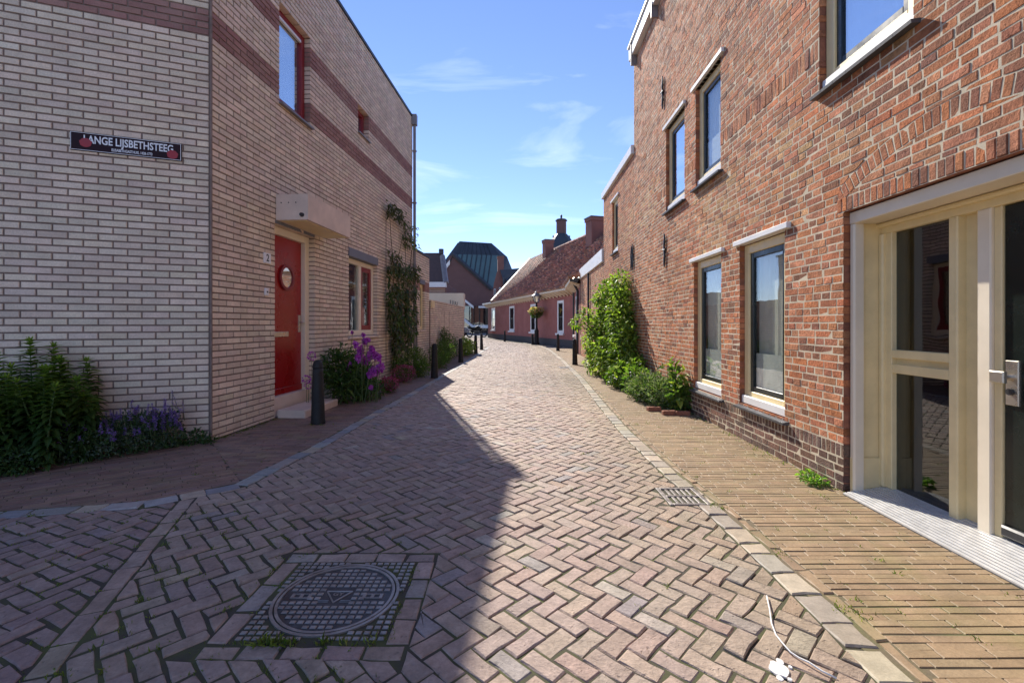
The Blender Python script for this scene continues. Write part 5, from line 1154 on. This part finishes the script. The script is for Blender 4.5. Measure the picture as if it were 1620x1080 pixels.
plant('climbing_shrub', 'big sunlit bright green shrub climbing the red brick wall', 'shrub', (2.25, 9.8, 0), [('foliage', fol, 'leaf'), ('stem', stm, 'bark')])
shrub('broad low green plants at the foot of the climbing shrub', [((2.08, 8.5, .22), (.3, .45, .24)), ((2.15, 7.8, .2), (.24, .4, .22)), ((2.24, 8.3, .4), (.14, .3, .2))], 1300, .10, GREEN + BRIGHT[:2] + [(.16, .2, .10)], .6, 'leafy_plant', cat='plant', wallclip=hitwall)
fol, stm, flo = MB(), MB(), MB(); LBm = [((2.1, 7.0, .2), (.3, .4, .22)), ((2.15, 6.55, .18), (.26, .35, .2)), ((1.98, 7.25, .14), (.2, .3, .15))]
blob_leaves(fol, LBm, 3600, .05, [(.17, .22, .11), (.21, .26, .15), (.12, .18, .07), (.26, .30, .19)] + GREEN[:2], .6, .3, .2, .6, False, wallclip=hitwall)
spikes(flo, stm, [(2.1 + R.uniform(-.2, .2), R.uniform(6.4, 7.5), .36) for _ in range(26)], .12, 16, [(.45, .45, .5), (.36, .34, .46), (.5, .5, .52)], .012, .014)
for b in LBm:
    for _ in range(14): d = rdir(); stm.tube([(b[0][0], b[0][1], 0), (b[0][0] + d.x * b[1][0] * .8, b[0][1] + d.y * b[1][1] * .8, b[0][2] + abs(d.z) * b[1][2] * .8)], [.004, .002], 4)
plant('lemon_balm', 'low mint like plant with pale flower spikes along the red wall', 'plant', (2.1, 6.9, 0), [('foliage', fol, 'leaf_matte'), ('flowers', flo, 'petal'), ('stem', stm, 'stem')])
shrub('single tall hollyhock like plant with large drooping leaves by the window', [((2.26, 6.2, .2), (.12, .13, .22)), ((2.27, 6.3, .42), (.08, .1, .16)), ((2.2, 6.35, .58), (.1, .08, .06))], 170, .115, BRIGHT + GREEN, .62, 'leafy_plant', cat='plant', wallclip=hitwall)
for i, (x_, y_, a_) in enumerate(((1.92, 6.25, .1), (2.04, 5.98, .05), (2.2, 5.95, -.1))):
    m = MB(); ca, sa = math.cos(a_), math.sin(a_); Q = lambda u, v, w=0, x=x_, y=y_, c=ca, s=sa: Vector((x + u * c - v * s, y + u * s + v * c, w)); m.piece(Q, rough_poly([(-.09, -.03), (.09, -.03), (.09, .03), (-.09, .03)], .004), .055, -.005, .008, (1, 1, 1))
    tag(m.build('edging_brick', 'terracotta'), ('loose red edging brick at the outer edge of the plant bed', 'middle loose red edging brick of the plant bed', 'loose red edging brick touching the wall by the plant bed')[i], 'brick', 'edging bricks')
fol, stm = MB(), MB(); blob_leaves(fol, [((2.22, 3.38, .025), (.07, .09, .035)), ((2.23, 3.5, .03), (.05, .07, .04))], 150, .034, [(.16, .27, .05), (.20, .31, .07)], .75, .3, .2, .5, True, wallclip=hitwall); stm.tube([(2.2, 3.33, 0), (2.2, 3.33, .05)], .004, 4)
plant('weed', 'small bright green weed at the foot of the wall beside the entrance', 'weed', (2.2, 3.33, 0), [('foliage', fol, 'leaf'), ('stem', stm, 'stem')])
fol, flo, bw = MB(), MB(), MB(); bz = 1.78
bw.lathe((*LP, bz - .12), [(.08, 0), (.22, .08), (.3, .2), (.3, .22)], 14); blob_leaves(fol, [((LP[0], LP[1], bz + .12), (.42, .42, .2)), ((LP[0], LP[1], bz - .02), (.36, .36, .2))], 700, .1, GREEN + DARKG, .5, .5, .3, .4)
blob_leaves(flo, [((LP[0], LP[1], bz + .18), (.45, .45, .2))], 420, .075, [(.62, .42, .10), (.70, .52, .45), (.66, .60, .5), (.55, .2, .15)], .8, .8, .1, .5)
plant('flower_basket', 'round flower basket fixed round the street lamp post', 'flower basket', (LP[0], LP[1], bz), [('bowl', bw, 'dark_metal'), ('foliage', fol, 'leaf'), ('flowers', flo, 'petal')])
# weeds and moss in the joints
wd = MB(); MOSS = [(.12, .17, .03), (.16, .20, .04), (.09, .13, .025), (.20, .22, .06)]
def tuft(x, y, n, l, s=.012, z=-.006):
    for _ in range(n):
        p = (x + R.gauss(0, s), y + R.gauss(0, s), z); d = Vector((R.uniform(-.8, .8), R.uniform(-.8, .8), 1)); wd.leaf(p, d, rdir(), l * R.uniform(.5, 1.3), l * .22, jc(R.choice(MOSS), .2), .1, .3)
for x_, y_, _ in WEED:
    if not (-4 < x_ < 2.4 and .9 < y_ < 6.5): continue
    k = .75 if x_ < -.6 and y_ < 2.9 else .22 if x_ < 1.2 else .55
    if R.random() < k: tuft(x_, y_, R.randint(4, 9), R.choice((.009, .012, .016, .02)))
for _ in range(30): tuft(R.choice((-.93, -.88, -.72, -.66, -.55)) + R.gauss(0, .035), MAN[2] - .018 + R.gauss(0, .007), 8, R.choice((.012, .02, .034)))
for _ in range(25): tuft(MAN[1] + .006 + R.gauss(0, .004), R.uniform(MAN[2], MAN[3]), 6, .014)
for _ in range(60): u_ = R.uniform(.0, 5.5); p = RW(u_, 0, R.uniform(.01, .06)); tuft(p.x, p.y, 8, .025, .03)
for _ in range(40): u_ = R.uniform(0, 1.1); p = LF(u_, 0, R.uniform(.01, .05)); tuft(p.x, p.y, 8, .022, .02)
for p in ((1.3, 2.98), (1.33, 2.93), (1.38, 2.35), (1.36, 1.9), (1.40, 1.86), (-2.2, 5.36), (-2.32, 5.36), (-2.6, 6.1)): tuft(p[0], p[1], 30, .02, .022)
o = wd.build('joint_weeds', 'leaf'); o['kind'] = 'stuff'; tag(o, 'moss and small weeds growing in the paving joints', 'weeds')

# ================================================================== VEHICLES FAR OFF
t = thing('parked_car', 'silver car nose showing past the garden wall end', 'car', (-5.9, 43, 0))
prof = [(-2.0, .35), (-2.02, .6), (-1.95, .85), (-1.5, .95), (-1.1, 1.35), (-.2, 1.45), (.6, 1.38), (1.15, .98), (1.8, .88), (2.0, .68), (2.02, .4)]
def car_y(z): return .84 if z < .95 else .84 - (z - .95) * .42
m = MB(); C0 = Vector((-5.95, 43, 0)); n = len(prof); V = []
for s_ in (-1, 1):
    for x, z in prof: V.append(C0 + Vector((x, s_ * car_y(z), z)))
m.faces(V, [tuple(range(n)), tuple(range(n, 2 * n))[::-1]] + [(i, i + n, i + 1 + n, i + 1) for i in range(n - 1)] + [(0, n - 1, 2 * n - 1, n)]); m.build('body', 'silver', t)
for s_ in (-1, 1):
    m = MB(); m.face([C0 + Vector((x, s_ * (car_y(z) + .006), z)) for x, z in ((-1.3, 1.0), (-1.02, 1.32), (-.2, 1.4), (.55, 1.33), (.95, 1.0))]); m.build('side_window', 'sash', t)
    for x in (-1.25, 1.3):
        m = MB(); m.tube([C0 + Vector((x, s_ * .66, .31)), C0 + Vector((x, s_ * .86, .31))], .31, 20); wh = m.build('wheel', 'black_rubber', t); m = MB(); m.tube([C0 + Vector((x, s_ * .86, .31)), C0 + Vector((x, s_ * .87, .31))], .2, 14); m.build('rim', 'steel', wh)
    m = MB(); m.box(C0.x + 1.86, C0.x + 2.03, C0.y + s_ * .6 - .14, C0.y + s_ * .6 + .14, .62, .76); m.build('headlight', 'headlamp', t)
m = MB(); m.face([C0 + Vector((.66, -.62, 1.36)), C0 + Vector((.66, .62, 1.36)), C0 + Vector((1.16, .76, 1.0)), C0 + Vector((1.16, -.76, 1.0))]); m.faces([], []); w_o = m.build('windscreen', 'sash', t); w_o.location = Vector((.012, 0, .012))
t = thing('motorcycle', 'dark motorcycle parked before the hall glass front', 'motorcycle', (-3.35, 43.5, 0)); C0 = Vector((-3.35, 43.5, 0))
for x in (-.65, .7):
    m = MB(); m.tube([C0 + Vector((x + .3 * math.cos(a * .3142), 0, .31 + .3 * math.sin(a * .3142))) for a in range(21)], .055, 8); m.build('wheel', 'black_rubber', t)
m = MB(); m.tube([C0 + Vector(p) for p in ((-.65, 0, .31), (-.1, 0, .35), (.25, 0, .8), (.5, 0, .85), (.7, 0, .31))], .05, 8); m.build('frame', 'dark_metal', t)
m = MB(); m.tube([C0 + Vector((.38, 0, .82)), C0 + Vector((.15, 0, .9)), C0 + Vector((-.1, 0, .82))], [.09, .17, .12], 12); m.build('tank', 'dark_metal', t)
m = MB(); m.tube([C0 + Vector((-.05, 0, .8)), C0 + Vector((-.4, 0, .78)), C0 + Vector((-.85, 0, .9))], [.12, .13, .07], 10); m.build('seat', 'black_rubber', t)
m = MB(); m.tube([C0 + Vector((.42, -.35, 1.05)), C0 + Vector((.5, 0, .98)), C0 + Vector((.42, .35, 1.05))], .022, 8); m.build('handlebar', 'dark_metal', t)
m = MB(); m.tube([C0 + Vector((.52, 0, .84)), C0 + Vector((.66, 0, .84))], [.08, .1], 12); m.build('headlight', 'headlamp', t)
m = MB(); m.box(C0.x - .2, C0.x + .25, C0.y - .16, C0.y + .16, .25, .55); m.build('engine', 'iron', t)
